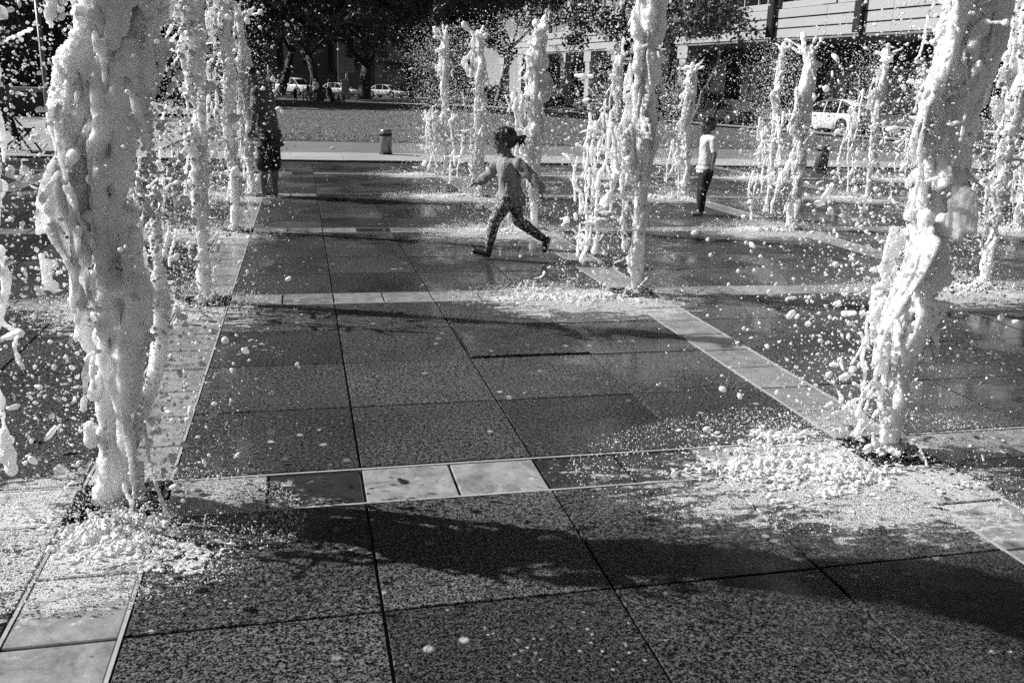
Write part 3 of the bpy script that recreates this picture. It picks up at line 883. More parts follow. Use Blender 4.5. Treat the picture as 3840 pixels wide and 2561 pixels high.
M['chair_wood'] = plain('weathered_chair_wood', 0.10, 0.7, 0.3, 3.0)
def adirondack(x, y, rz, label):
    root = empty('lounge_chair', (x, y, gz(x, y)+0.02), rz, label, 'chair', 'wooden lounge chairs on the path')
    for s_ in (-1, 1):
        MB().box(s_*0.33-0.03, s_*0.33+0.03, 0.30, 0.40, 0, 0.56).build('leg', M['chair_wood'], root)
        MB().add([(s_*0.28-.02, .38, .34), (s_*0.28+.02, .38, .34), (s_*0.28+.02, .42, .24), (s_*0.28-.02, .42, .24), (s_*0.28-.02, -.55, 0.02), (s_*0.28+.02, -.55, 0.02), (s_*0.28+.02, -.50, -.0), (s_*0.28-.02, -.50, -.0)],
                 [(0,1,2,3),(4,7,6,5),(0,4,5,1),(1,5,6,2),(2,6,7,3),(3,7,4,0)]).build('side_rail', M['chair_wood'], root)
        MB().box(s_*0.36-0.07, s_*0.36+0.07, -0.42, 0.44, 0.56, 0.59).build('armrest', M['chair_wood'], root)
    for t in range(5):
        y0 = 0.36-t*0.14
        MB().box(-0.30, 0.30, y0-0.06, y0+0.06, 0.345-t*0.05, 0.365-t*0.05).build('seat_slat', M['chair_wood'], root)
    for t in range(5):
        x0 = -0.24+t*0.12
        MB().add([(x0-.05, -.25, .12), (x0+.05, -.25, .12), (x0+.06, -.62, 1.0+.05*(2-abs(t-2))), (x0-.06, -.62, 1.0+.05*(2-abs(t-2))), (x0-.05, -.28, .11), (x0+.05, -.28, .11), (x0+.06, -.65, 1.0+.05*(2-abs(t-2))), (x0-.06, -.65, 1.0+.05*(2-abs(t-2)))],
                 [(0,1,2,3),(4,7,6,5),(0,4,5,1),(1,5,6,2),(2,6,7,3),(3,7,4,0)]).build('back_slat', M['chair_wood'], root)
adirondack(3.15, 62.5, math.radians(-60), 'wooden lounge chair right of the playing children, facing right')
adirondack(1.9, 62.8, math.radians(150), 'wooden lounge chair turned away, left of the other lounge chair')
for t in range(3):
    MB().box(-0.46, 0.46, -0.066, -0.0605, 2.48+t*0.36, 2.62+t*0.36).build('text_line', M['metal_grey'], sg)

# ------------------------------------------------------------------ implicit surfaces (surface nets in numpy)
_CO = [(a, b, c) for a in (0, 1) for b in (0, 1) for c in (0, 1)]
_ED = [(i, j) for i in range(8) for j in range(i+1, 8) if sum(abs(p-q) for p, q in zip(_CO[i], _CO[j])) == 1]
def surface_nets(f, iso, org, vox):
    s = f > iso
    cnt = np.zeros(tuple(n-1 for n in f.shape), np.uint8)
    for a, b, c in _CO:
        cnt += s[a:a+cnt.shape[0], b:b+cnt.shape[1], c:c+cnt.shape[2]]
    act = (cnt > 0) & (cnt < 8)
    ijk = np.argwhere(act)
    if len(ijk) == 0:
        return np.zeros((0, 3)), np.zeros((0, 4), int)
    idx = np.full(act.shape, -1, np.int32); idx[act] = np.arange(len(ijk), dtype=np.int32)
    vals = np.stack([f[ijk[:, 0]+a, ijk[:, 1]+b, ijk[:, 2]+c] for a, b, c in _CO], 1)
    acc = np.zeros((len(ijk), 3)); num = np.zeros(len(ijk))
    for i, j in _ED:
        va, vb = vals[:, i], vals[:, j]
        m = (va > iso) != (vb > iso)
        t = np.where(m, (iso-va)/np.where(vb == va, 1, vb-va), 0)
        p = np.array(_CO[i], float)[None] + t[:, None]*(np.array(_CO[j], float)-np.array(_CO[i], float))[None]
        acc += np.where(m[:, None], p, 0); num += m
    V = (ijk + acc/num[:, None])*vox + np.asarray(org)
    Q = []
    for ax in range(3):
        o1, o2 = [(1, 2), (2, 0), (0, 1)][ax]
        sl0 = [slice(1, -1)]*3; sl1 = [slice(1, -1)]*3
        sl0[ax] = slice(0, -1); sl1[ax] = slice(1, None)
        A, B = s[tuple(sl0)], s[tuple(sl1)]
        e = np.argwhere(A != B)
        if len(e) == 0: continue
        sign = A[e[:, 0], e[:, 1], e[:, 2]]
        def cell(d1, d2):
            c = e.copy(); c[:, o1] += d1; c[:, o2] += d2
            return idx[c[:, 0], c[:, 1], c[:, 2]]
        q = np.stack([cell(0, 0), cell(1, 0), cell(1, 1), cell(0, 1)], 1)
        q[~sign] = q[~sign][:, ::-1]
        Q.append(q)
    return V, np.vstack(Q)

def field_meta(P, R, vox, iso=0.3, noise=None):
    """additive soft balls -> mesh arrays"""
    P = np.asarray(P, float); R = np.asarray(R, float)/0.672
    lo = P.min(0)-R.max()-2*vox; hi = P.max(0)+R.max()+2*vox
    n = np.ceil((hi-lo)/vox).astype(int)+1
    f = np.zeros(n, np.float32)
    ax = [lo[d]+np.arange(n[d])*vox for d in range(3)]
    i0 = np.maximum(np.floor((P-R[:, None]-lo)/vox).astype(int), 0)
    i1 = np.minimum(np.ceil((P+R[:, None]-lo)/vox).astype(int)+1, n)
    for k in range(len(P)):
        a, b = i0[k], i1[k]
        r2 = R[k]*R[k]
        dx = (ax[0][a[0]:b[0]]-P[k, 0])**2/r2; dy = (ax[1][a[1]:b[1]]-P[k, 1])**2/r2; dz = (ax[2][a[2]:b[2]]-P[k, 2])**2/r2
        q = 1.0-(dx[:, None, None]+dy[None, :, None]+dz[None, None, :])
        np.maximum(q, 0, out=q)
        f[a[0]:b[0], a[1]:b[1], a[2]:b[2]] += q*q
    if noise is not None:
        f = np.minimum(f, 1.2) + noise(f.shape)*(f > 0.02)
    return surface_nets(f, iso, lo, vox)

def lattice_noise(rng, shape, cells):
    """smooth value noise on a grid of given shape"""
    out = None
    g = rng.uniform(-1, 1, [max(int(s/c), 1)+3 for s, c in zip(shape, cells)]).astype(np.float32)
    for d in range(3):
        t = np.arange(shape[d])/cells[d]
        i = np.floor(t).astype(int); u = (t-i).astype(np.float32); u = u*u*(3-2*u)
        a = np.take(g, i, axis=d); b = np.take(g, i+1, axis=d)
        sh = [1, 1, 1]; sh[d] = -1
        u = u.reshape(sh)
        g = a*(1-u)+b*u
    return g

def blur(f, it):
    for _ in range(it):
        for d in range(3):
            f = np.moveaxis(f, d, 0)
            g = f.copy()
            g[1:-1] = 0.5*f[1:-1]+0.25*(f[:-2]+f[2:])
            f = np.moveaxis(g, 0, d)
    return f

def field_sdf(items, vox, smooth=2, seed=None, wrinkle=0.0, wcells=(9, 9, 14)):
    """union of ellipsoids (cx,cy,cz, rx,ry,rz); items is a list of rows"""
    A = np.array(items, float)
    P, R = A[:, :3], A[:, 3:6]
    band = 4*vox
    lo = (P-R).min(0)-band-2*vox; hi = (P+R).max(0)+band+2*vox
    n = np.ceil((hi-lo)/vox).astype(int)+1
    f = np.full(n, -band, np.float32)
    ax = [lo[d]+np.arange(n[d])*vox for d in range(3)]
    for k in range(len(P)):
        a = np.maximum(np.floor((P[k]-R[k]-band-lo)/vox).astype(int), 0); b = np.minimum(np.ceil((P[k]+R[k]+band-lo)/vox).astype(int)+1, n)
        d = [(ax[i][a[i]:b[i]]-P[k, i])/R[k, i] for i in range(3)]
        q = np.sqrt(d[0][:, None, None]**2+d[1][None, :, None]**2+d[2][None, None, :]**2)
        v = (1-q)*R[k].min()
        w = f[a[0]:b[0], a[1]:b[1], a[2]:b[2]]
        np.maximum(w, v, out=w)
    f = np.clip(f, -band, band)
    if wrinkle > 0:
        rg_ = np.random.default_rng(seed)
        f += wrinkle*lattice_noise(rg_, f.shape, wcells)+0.5*wrinkle*lattice_noise(rg_, f.shape, tuple(c*0.45 for c in wcells))
    f = blur(f, smooth)
    return surface_nets(f, 0.0, lo, vox)

def cap(p, q, r0, r1, flat=1.0, step=0.3):
    """tapered capsule as a row of balls; flat scales the depth (y) radius"""
    p = np.array(p, float); q = np.array(q, float)
    n = max(int(np.linalg.norm(q-p)/(min(r0, r1)*step)), 2)
    out = []
    for t in np.linspace(0, 1, n+1):
        c = p*(1-t)+q*t; r = r0*(1-t)+r1*t
        out.append((c[0], c[1], c[2], r, r*flat, r))
    return out
def chain(pts, rads, flat=1.0):
    out = []
    for i in range(len(pts)-1):
        out += cap(pts[i], pts[i+1], rads[i], rads[i+1], flat)
    return out
def join(meshes):
    Vs, Fs, b = [], [], 0
    for V, F in meshes:
        Vs.append(V); Fs.append(F+b); b += len(V)
    return np.vstack(Vs), np.vstack(Fs)

# ------------------------------------------------------------------ people
def cloth(name, g, rough=0.8, scale=9.0, var=0.2):
    k = NT(name); O = k.obj()
    a = k.noise(k.scaled(O, 1, 1, 0.5), scale, 4.0, 0.6, 0.6); b = k.noise(O, 260.0, 2.0)
    k.grey(k.map(a, 0.3, 0.7, g*(1-var), g*(1+var), False)); k.rough(rough)
    k.b.inputs['Specular IOR Level'].default_value = 0.25
    k.bump(k.math('ADD', a, k.math('MULTIPLY', b, 0.1)), 0.9, 0.035)
    return k.m
M['skin'] = plain('skin', 0.10, 0.45, 0.12, 12.0)
M['hair'] = None
def mk_hair():
    k = NT('dark_hair'); O = k.obj()
    a = k.noise(k.scaled(O, 1.0, 1.0, 0.25), 110.0, 3.0, 0.7)
    k.grey(k.map(a, 0.3, 0.7, 0.004, 0.022, False)); k.rough(0.32); k.b.inputs['Specular IOR Level'].default_value = 0.6
    k.bump(a, 0.9, 0.004)
    return k.m
M['hair'] = mk_hair()
M['shirt_grey'] = cloth('grey_jersey', 0.25, 0.85, 13.0, 0.3)
M['tee_white'] = None
def mk_stripe():
    k = NT('striped_tee'); O = k.obj()
    sep = k.n('ShaderNodeSeparateXYZ'); k.l(O, sep.inputs[0])
    z = sep.outputs[2]
    wv = k.math('SINE', k.math('MULTIPLY', z, 2*math.pi/0.062))
    st = k.math('MULTIPLY', k.map(wv, 0.0, 0.25, 0.0, 1.0), k.map(z, 0.755, 0.74, 0.0, 1.0))
    k.grey(k.mixf(st, 0.62, 0.30)); k.rough(0.8)
    k.bump(k.noise(O, 14.0, 4.0), 0.5, 0.012)
    return k.m
M['tee_white'] = mk_stripe()
def mk_camo():
    k = NT('camouflage_leggings'); O = k.obj()
    a = k.noise(O, 22.0, 1.5, 0.5, 0.9); b = k.noise(k.scaled(O, 1.0, 1.0, 1.0), 31.0, 1.0, 0.5, 1.2)
    d = k.map(a, 0.47, 0.50, 0.010, 0.08); l = k.map(b, 0.53, 0.56, 0.0, 0.34)
    k.grey(k.math('ADD', d, l)); k.rough(0.75)
    return k.m
M['camo'] = mk_camo()
M['jeans'] = cloth('dark_denim', 0.018)
M['tee_dark'] = cloth('dark_wet_shirt', 0.075, 0.45)
M['shorts'] = cloth('black_shorts', 0.010, 0.6)
M['shoe'] = plain('dark_shoe', 0.02, 0.5, 0.3, 20.0)
M['sole'] = plain('pale_sole', 0.4, 0.6, 0.2, 20.0)
M['eye'] = plain('dark_eye', 0.008, 0.2, 0.1, 5.0)

def head_items(c, r, face=-1.0, tilt=0.0):
    """head of radius r (front-back half length) at c, facing face*x; returns items for skin"""
    x, y, z = c; f = face
    def P(dx, dy, dz):
        ct, st_ = math.cos(tilt), math.sin(tilt)
        u, w = dx*ct+dz*st_, -dx*st_+dz*ct
        return (x+f*u*r, y+dy*r, z+w*r)
    it = []
    def E(dx, dy, dz, rx, ry, rz): it.append(P(dx, dy, dz)+(rx*r, ry*r, rz*r))
    E(-0.08, 0, 0.22, 0.95, 0.80, 0.88)     # cranium
    E(0.40, 0, -0.18, 0.50, 0.60, 0.62)     # face
    E(0.48, 0, -0.72, 0.34, 0.40, 0.30)     # jaw
    E(0.66, 0, -0.86, 0.18, 0.22, 0.17)     # chin
    E(0.30, 0.22, -0.55, 0.40, 0.30, 0.36); E(0.30, -0.22, -0.55, 0.40, 0.30, 0.36)   # cheeks
    E(0.92, 0, -0.28, 0.16, 0.13, 0.20)     # nose
    E(0.86, 0, -0.12, 0.10, 0.09, 0.2)
    E(0.82, 0, -0.60, 0.10, 0.20, 0.07)     # lips
    E(0.78, 0, 0.14, 0.14, 0.52, 0.10)      # brow
    for s_ in (-1, 1):
        E(-0.10, s_*0.80, -0.18, 0.17, 0.08, 0.24)
    return it, P

def hand_mesh(w, d, up, size, curl, vox, thumb_side=1):
    """five-fingered hand at wrist w pointing along d; up = back-of-hand direction"""
    d = Vector(d).normalized(); up = Vector(up); up = (up-d*up.dot(d)).normalized(); s_ = d.cross(up)
    w = Vector(w); L = size
    it = []
    pc = w+d*L*0.26
    for t in (-1, -0.35, 0.35, 1):
        it += cap(w+s_*t*L*0.10, w+d*L*0.50+s_*t*L*0.17, L*0.09, L*0.085)
    lens = [0.36, 0.43, 0.40, 0.31]
    for k in range(4):
        a = w+d*L*0.48+s_*(k-1.5)*L*0.125
        dd = d.copy(); q = a; r_ = L*0.058
        for seg, fr in enumerate((0.45, 0.32, 0.23)):
            ang = curl*(0.5+0.35*seg)
            dd = (dd*math.cos(ang)-up*math.sin(ang)).normalized()
            e_ = q+dd*L*lens[k]*fr
            it += cap(q, e_, r_, r_*0.88); q = e_; r_ *= 0.88
            up2 = up
    t0 = w+d*L*0.14-s_*thumb_side*L*0.14
    t1 = t0+(d*0.6-s_*thumb_side*0.75-up*0.2).normalized()*L*0.24
    t2 = t1+(d*0.95-s_*thumb_side*0.2-up*0.3).normalized()*L*0.22
    it += cap(t0, t1, L*0.075, L*0.066)+cap(t1, t2, L*0.064, L*0.05)
    return field_sdf(it, vox, 1)

def build_person(name_label, loc, rz, J, sz, clothes, vox, hair_items, group=None, feet=None, hands=True, face=-1.0, tilt=0.0, mats=None, eyes=True, curl=0.5):
    """J: joints; sz: radii.  Local x = along the picture, z up."""
    root = empty('person', loc, rz, name_label, 'person', group)
    m_ = dict(skin='skin', hair='hair', top='shirt_grey', legs='jeans', shoe=None)
    m_.update(mats or {})
    hd, P = head_items(J['head'], sz['head'], face, tilt)
    hips = np.array(J['hips']); chest = np.array(J['chest']); neck = np.array(J['neck'])
    it = list(hd)
    it += cap(neck, np.array(J['head'])+np.array([0, 0, -0.3*sz['head']]), sz['neck'], sz['neck']*0.95)
    tors = []
    for t in np.linspace(0, 1, 14):
        c = hips*(1-t)+chest*t
        wx = sz['hipx']*(1-t)+sz['chestx']*t - 0.010*math.sin(math.pi*t); wy = sz['hipy']*(1-t)+sz['chesty']*t - 0.012*math.sin(math.pi*t)
        tors.append((c[0], c[1], c[2], wx, wy, max(wx, wy)*0.8))
    it += [(a, b, c, d*0.93, e*0.93, f) for a, b, c, d, e, f in tors]
    it += cap(chest+np.array([0, 0, 0.02]), neck, sz['chestx']*0.62, sz['neck']*1.1)
    arms, legs = [], []
    for k in ('L', 'R'):
        sh, el, wr_ = J['sh'+k], J['el'+k], J['wr'+k]
        arms.append(chain([sh, el, wr_], [sz['ua'], sz['fa'], sz['wr']]))
        hp, kn, an = J['hp'+k], J['kn'+k], J['an'+k]
        legs.append(chain([hp, (np.array(hp)*.55+np.array(kn)*.45), kn, (np.array(kn)*.65+np.array(an)*.35), an], [sz['th'], sz['th']*0.86, sz['kn'], sz['kn']*1.0, sz['an']]))
        it += arms[-1]+legs[-1]
        tor_sh = chain([chest+np.array([0, 0, 0.03]), sh], [sz['chesty']*0.7, sz['ua']*1.1]); it += tor_sh
        if feet is None or feet.get('bare'):
            f_ = J['ft'+k]
            it += chain([J['an'+k], J['he'+k]], [sz['an'], sz['an']*0.95]) + chain([J['he'+k], f_], [sz['an']*0.95, sz['an']*0.62], 1.15)
            for t in range(5):
                off = (t-2)*sz['an']*0.42
                d = np.array(f_)-np.array(J['he'+k]); d = d/np.linalg.norm(d)
                it += cap(np.array(f_)+np.array([0, off, 0]), np.array(f_)+np.array([0, off, 0])+d*sz['an']*(0.9-0.1*abs(t-1)), sz['an']*0.27, sz['an']*0.24)
    parts = [field_sdf(it, vox, 1)]
    if hands:
        for k in ('L', 'R'):
            d = np.array(J['wr'+k])-np.array(J['el'+k])
            hd_ = J.get('hd'+k, d)
            parts.append(hand_mesh(J['wr'+k], hd_, J.get('up'+k, (0, 0, 1)), sz['hand'], curl, sz['hand']*0.030 if vox < 0.012 else sz['hand']*0.05, 1 if k == 'L' else -1))
    V, F = join(parts)
    link('body', mesh_np('body', V, F, True), M[m_['skin']], root)
    # clothing shells
    def shell(items, grow):
        return [(a, b, c, d+grow, e+grow, f+grow) for a, b, c, d, e, f in items]
    c = clothes
    top = shell(tors, c.get('top_grow', 0.012)) + shell(cap(chest+np.array([0, 0, 0.02]), chest*0.35+neck*0.65, sz['chestx']*0.66, sz['neck']*1.15), 0.006)
    for k, arm in zip(('L', 'R'), arms):
        n = int(len(arm)*c.get('sleeve', 0.97)); top += shell(arm[:n], c.get('sleeve_grow', 0.010))
        top += shell(chain([chest+np.array([0, 0, 0.03]), J['sh'+k]], [sz['chesty']*0.7, sz['ua']*1.1]), 0.010)
    for t in np.linspace(0, 1, 4):
        p = hips+np.array([0, 0, -c.get('hem', 0.04)*t])
        top.append((p[0], p[1], p[2], sz['hipx']+c.get('top_grow', 0.012)+0.006*t, sz['hipy']+c.get('top_grow', 0.012)+0.006*t, 0.03))
    V, F = field_sdf(top, vox, 1, c.get('seed', 1), c.get('wrinkle', 0.006), c.get('wcells', (9, 9, 14)))
    link('shirt', mesh_np('shirt', V, F, True), M[m_['top']], root)
    lg = []
    for leg in legs:
        n = int(len(leg)*c.get('leg', 0.97)); lg += shell(leg[:n], c.get('leg_grow', 0.008))
    if c.get('flare'):
        for leg in legs:
            n = int(len(leg)*c.get('leg', 0.97)); lg += shell(leg[int(n*.3):n], c['flare'])
    lg += [(hips[0], hips[1], hips[2]-0.01, sz['hipx']+0.006, sz['hipy']+0.006, sz['hipx']*0.95)]
    V, F = field_sdf(lg, vox, 1, c.get('seed', 1)+5, c.get('leg_wrinkle', 0.003))
    link(c.get('leg_name', 'trousers'), mesh_np('trousers', V, F, True), M[m_['legs']], root)
    if feet and not feet.get('bare'):
        for k in ('L', 'R'):
            an, he, ft = np.array(J['an'+k]), np.array(J['he'+k]), np.array(J['ft'+k])
            sh_ = chain([an, he], [sz['an']*1.12, sz['an']*1.05])+chain([he, ft], [sz['an']*1.1, sz['an']*0.88], 1.1)
            V, F = field_sdf(sh_, vox, 1)
            so = link('shoe', mesh_np('shoe', V, F, True), M['shoe'], root)
            d = ft-he; d /= np.linalg.norm(d); nrm = np.cross(d, np.array([0, 1, 0])); 
            if np.dot(nrm, an-he) > 0: nrm = -nrm
            V, F = field_sdf(chain([he+nrm*sz['an']*0.9-d*0.01, ft+nrm*sz['an']*0.72+d*0.012], [sz['an']*0.42, sz['an']*0.36], 2.3), vox*0.7, 1)
            link('sole', mesh_np('sole', V, F, True), M['sole'], so)
    hi = hair_items(P, sz['head'])
    V, F = field_sdf(hi, vox*0.8, 1, 9, sz['head']*0.05, (4, 4, 9))
    link('hair', mesh_np('hair', V, F, True), M[m_['hair']], root)
    if eyes:
        for s_ in (-1, 1):
            e_ = P(0.80, s_*0.36, -0.06); r_ = sz['head']
            MB().lathe([(0.02*r_, -0.10*r_), (0.11*r_, -0.06*r_), (0.14*r_, 0), (0.11*r_, 0.06*r_), (0.02*r_, 0.10*r_)], e_, 10).build('eye', M['eye'], root)
    return root

def hair_short(P, r):
    it = []
    def E(dx, dy, dz, rx, ry, rz): it.append(P(dx, dy, dz)+(rx*r, ry*r, rz*r))
    E(-0.18, 0, 0.40, 0.98, 0.88, 0.82); E(-0.42, 0, 0.10, 0.72, 0.84, 0.75); E(0.30, 0, 0.72, 0.55, 0.66, 0.36)
    return it
def hair_girl(P, r):
    it = []
    def E(dx, dy, dz, rx, ry, rz): it.append(P(dx, dy, dz)+(rx*r, ry*r, rz*r))
    E(-0.16, 0, 0.38, 0.98, 0.90, 0.84); E(-0.40, 0, 0.12, 0.72, 0.86, 0.78); E(0.30, 0, 0.74, 0.56, 0.72, 0.40)
    for s_ in np.linspace(-0.6, 0.6, 7):                       # fringe
        it.extend(cap(P(0.55, s_, 0.72), P(0.90-0.25*abs(s_), s_*1.05, 0.18), 0.15*r, 0.07*r))
    for s_ in (-1, 1):
        it.extend(cap(P(0.25, s_*0.72, 0.35), P(0.12, s_*0.80, -0.25), 0.16*r, 0.06*r))
    # pony tail in separate wind-blown locks
    it.extend(cap(P(-0.85, 0, 0.35), P(-1.15, 0, 0.12), 0.26*r, 0.20*r))
    for a, (ex, ez) in enumerate([(-1.95, -0.25), (-1.75, -0.62), (-1.45, -0.78), (-1.2, -0.82), (-2.1, 0.0)]):
        y = (a-2)*0.10
        it.extend(chain([P(-1.1, y, 0.15), P((-1.1+ex)/2-0.12, y*1.5, (0.2+ez)/2+0.18), P(ex, y*2, ez)], [0.17*r, 0.13*r, 0.035*r]))
    return it
def hair_curly(P, r):
    it = []; q = random.Random(4)
    for _ in range(70):
        a = q.uniform(0, 2*math.pi); b = q.uniform(-0.2, 1.45)
        it.append(P(-0.1+0.95*math.cos(a)*math.cos(b), 0.85*math.sin(a)*math.cos(b), 0.3+0.9*math.sin(b))+(0.26*r, 0.26*r, 0.24*r))
    it = [i for i in it if True]
    it.append(P(-0.16, 0, 0.42)+(0.9*r, 0.82*r, 0.75*r))
    return it

RZ = -YAW
# --- the running girl (local x to the right of the picture, y away from the camera)
def gp(cx, cy, y=0.0): return ((cx-1120)/1016.0, y, (1450-cy)/(1016*0.955))
G = dict(head=gp(1085, 352), neck=gp(1120, 490), chest=gp(1135, 590), hips=gp(1160, 850),
         shL=gp(1222, 545, -0.10), elL=gp(1352, 655, -0.15), wrL=gp(1462, 765, -0.17), hdL=(0.02, 0, -1), upL=(1, -0.3, 0),
         shR=gp(1030, 545, 0.10), elR=gp(955, 665, 0.17), wrR=gp(835, 755, 0.22), hdR=(-1, 0.1, -0.35), upR=(0, 0.2, 1),
         hpL=gp(1125, 890, -0.06), knL=gp(1005, 1085, -0.07), anL=gp(958, 1325, -0.06), heL=gp(948, 1398, -0.06), ftL=gp(812, 1372, -0.06),
         hpR=gp(1195, 895, 0.06), knR=gp(1232, 1085, 0.07), anR=gp(1478, 1245, 0.08), heR=gp(1530, 1262, 0.08), ftR=gp(1512, 1362, 0.08))
GS = dict(head=0.112, neck=0.042, hipx=0.088, hipy=0.096, chestx=0.098, chesty=0.112, ua=0.041, fa=0.032, wr=0.026, th=0.072, kn=0.048, an=0.034, hand=0.115)
girl = build_person('girl in pale long sleeved shirt and camouflage leggings running between the jets', (2.66, 8.42, 0.0), RZ, G, GS,
             dict(top_grow=0.026, sleeve=0.97, sleeve_grow=0.019, wrinkle=0.011, wcells=(6, 6, 11), hem=0.075, leg_name='leggings', leg=0.98, seed=3), 0.0075, hair_girl,
             feet=dict(bare=False), mats=dict(top='shirt_grey', legs='camo'), tilt=0.12, curl=0.55)
# dark print on the shirt front
pr = MB()
for (a, b, c, d) in ((-0.020, -0.012, -0.03, 0.03), (-0.011, 0.012, 0.022, 0.030), (-0.011, 0.012, -0.004, 0.004), (0.013, 0.020, -0.002, 0.028), (0.008, 0.017, -0.03, -0.006)):
    pr.box(a, b, -0.003, 0.003, c, d)
po = pr.build('shirt_print', M['shoe'], girl); po.location = gp(1112, 742, -0.122)
# thin cord of the shirt
def bp(cx, cy, y=0.0): return ((cx-430)/860.0, y, (1265-cy)/(860*0.965))
B = dict(head=bp(432, 255), neck=bp(448, 345), chest=bp(452, 440), hips=bp(458, 725),
         shL=bp(490, 410, -0.11), elL=bp(522, 570, -0.15), wrL=bp(508, 680, -0.15), hdL=(-0.02, 0, -1), upL=(1, -0.4, 0),
         shR=bp(425, 410, 0.11), elR=bp(440, 570, 0.15), wrR=bp(395, 690, 0.16), hdR=(-0.3, 0, -1), upR=(1, 0.4, 0),
         hpL=bp(465, 775, -0.06), knL=bp(428, 1000, -0.06), anL=bp(432, 1205, -0.06), heL=bp(440, 1240, -0.06), ftL=bp(340, 1250, -0.08),
         hpR=bp(470, 775, 0.06), knR=bp(440, 1000, 0.07), anR=bp(450, 1205, 0.07), heR=bp(458, 1240, 0.07), ftR=bp(362, 1252, 0.07))
BS = dict(head=0.108, neck=0.042, hipx=0.100, hipy=0.105, chestx=0.092, chesty=0.115, ua=0.040, fa=0.031, wr=0.025, th=0.078, kn=0.052, an=0.034, hand=0.115)
build_person('boy in striped white tee and dark jeans standing barefoot on the wet paving', (6.14, 11.52, 0.0), RZ, B, BS,
             dict(top_grow=0.016, sleeve=0.42, sleeve_grow=0.014, wrinkle=0.008, wcells=(7, 7, 8), hem=0.05, leg=0.98, leg_grow=0.012, seed=8), 0.010, hair_short,
             feet=dict(bare=True), mats=dict(top='tee_white', legs='jeans'), curl=0.5)
def mp(cx, cy, y=0.0): return ((cx-150)/450.0, y, (845-cy)/(450*0.965))
MN = dict(head=mp(82, 118), neck=mp(100, 172), chest=mp(132, 235), hips=mp(158, 440),
          shL=mp(120, 215, -0.19), elL=mp(112, 330, -0.27), wrL=mp(88, 430, -0.22), hdL=(-0.4, 0, -1), upL=(0.5, -1, 0),
          shR=mp(125, 215, 0.19), elR=mp(95, 330, 0.26), wrR=mp(60, 410, 0.20), hdR=(-0.6, 0, -1), upR=(0.5, 1, 0),
          hpL=mp(160, 480, -0.09), knL=mp(135, 660, -0.11), anL=mp(128, 800, -0.12), heL=mp(135, 828, -0.12), ftL=mp(80, 835, -0.14),
          hpR=mp(165, 480, 0.09), knR=mp(175, 660, 0.10), anR=mp(175, 800, 0.10), heR=mp(182, 828, 0.10), ftR=mp(128, 835, 0.12))
MS = dict(head=0.118, neck=0.062, hipx=0.135, hipy=0.165, chestx=0.135, chesty=0.19, ua=0.062, fa=0.045, wr=0.034, th=0.098, kn=0.064, an=0.044, hand=0.185)
build_person('man in wet dark shirt and black shorts standing beside the left jets', (0.26, 13.55, 0.0), RZ, MN, MS,
             dict(top_grow=0.028, sleeve=0.40, sleeve_grow=0.022, wrinkle=0.016, wcells=(7, 7, 9), hem=0.20, leg=0.46, leg_grow=0.02, flare=0.035, leg_name='shorts', seed=12, leg_wrinkle=0.01), 0.014, hair_curly,
             feet=dict(bare=True), mats=dict(top='tee_dark', legs='shorts'), curl=0.4)
# standing pose reused for the people in the background
def stand(h, dx=0.0, arm=0.05, up=False):
    s_ = h/1.7
    J = dict(head=(dx-0.02, 0, 1.57), neck=(dx, 0, 1.42), chest=(dx, 0, 1.28), hips=(0, 0, 0.93),
             shL=(dx, -0.19, 1.36), elL=(arm, -0.26, 1.10), wrL=(-arm, -0.25, 0.86), shR=(dx, 0.19, 1.36), elR=(0.03, 0.26, 1.10), wrR=(-arm, 0.25, 0.86),
             hpL=(0, -0.09, 0.9), knL=(-0.05-arm, -0.10, 0.5), anL=(0.02, -0.11, 0.09), heL=(0.04, -0.11, 0.04), ftL=(-0.12, -0.12, 0.03),
             hpR=(0, 0.09, 0.9), knR=(arm, 0.10, 0.5), anR=(0.08+arm, 0.11, 0.09), heR=(0.10+arm, 0.11, 0.04), ftR=(-0.06+arm, 0.12, 0.03))
    if up: J['elL'] = (-0.2, -0.25, 1.55); J['wrL'] = (-0.28, -0.25, 1.8)
    J = {k: tuple(c*s_ for c in v) for k, v in J.items()}
    Z = dict(head=0.115, neck=0.055, hipx=0.115, hipy=0.155, chestx=0.115, chesty=0.175, ua=0.052, fa=0.041, wr=0.032, th=0.088, kn=0.058, an=0.042, hand=0.18)
    return J, {k: v*s_ for k, v in Z.items()}
J, Z = stand(1.62, 0.05, 0.12)
build_person('dark haired person in black standing by the chair at the left edge', (-5.42, 21.4, 0.03), RZ, J, Z, dict(top_grow=0.03, sleeve=0.9, wrinkle=0.012, hem=0.16, leg_grow=0.02), 0.020, hair_curly,
             feet=dict(bare=False), mats=dict(top='tee_dark', legs='shorts'))
bgp = [(-1.25, 64.0, 1.25, 'child in dark clothes standing on the far path left of the white vehicle', 'tee_dark', 'shorts', 0.05, False),
       (-1.62, 64.6, 1.45, 'person in white reaching up beside the dark clothed child on the far path', 'tee_white', 'shirt_grey', 0.1, True),
       (1.28, 63.2, 1.30, 'child in dark top and pale trousers walking on the far path', 'tee_dark', 'tee_white', 0.16, False),
       (0.42, 68.5, 0.95, 'small child in black sitting height in front of the white vehicle', 'shorts', 'shorts', 0.03, False),
       (-2.9, 69.5, 1.6, 'pale dressed person at the far path left end', 'shirt_grey', 'shirt_grey', 0.08, False),
       (3.0, 74.0, 1.6, 'pale dressed person standing between the tree trunks', 'tee_white', 'shirt_grey', 0.06, False),
       (2.0, 75.5, 1.6, 'person in white top left of the middle tree trunk', 'tee_white', 'jeans', 0.06, False)]
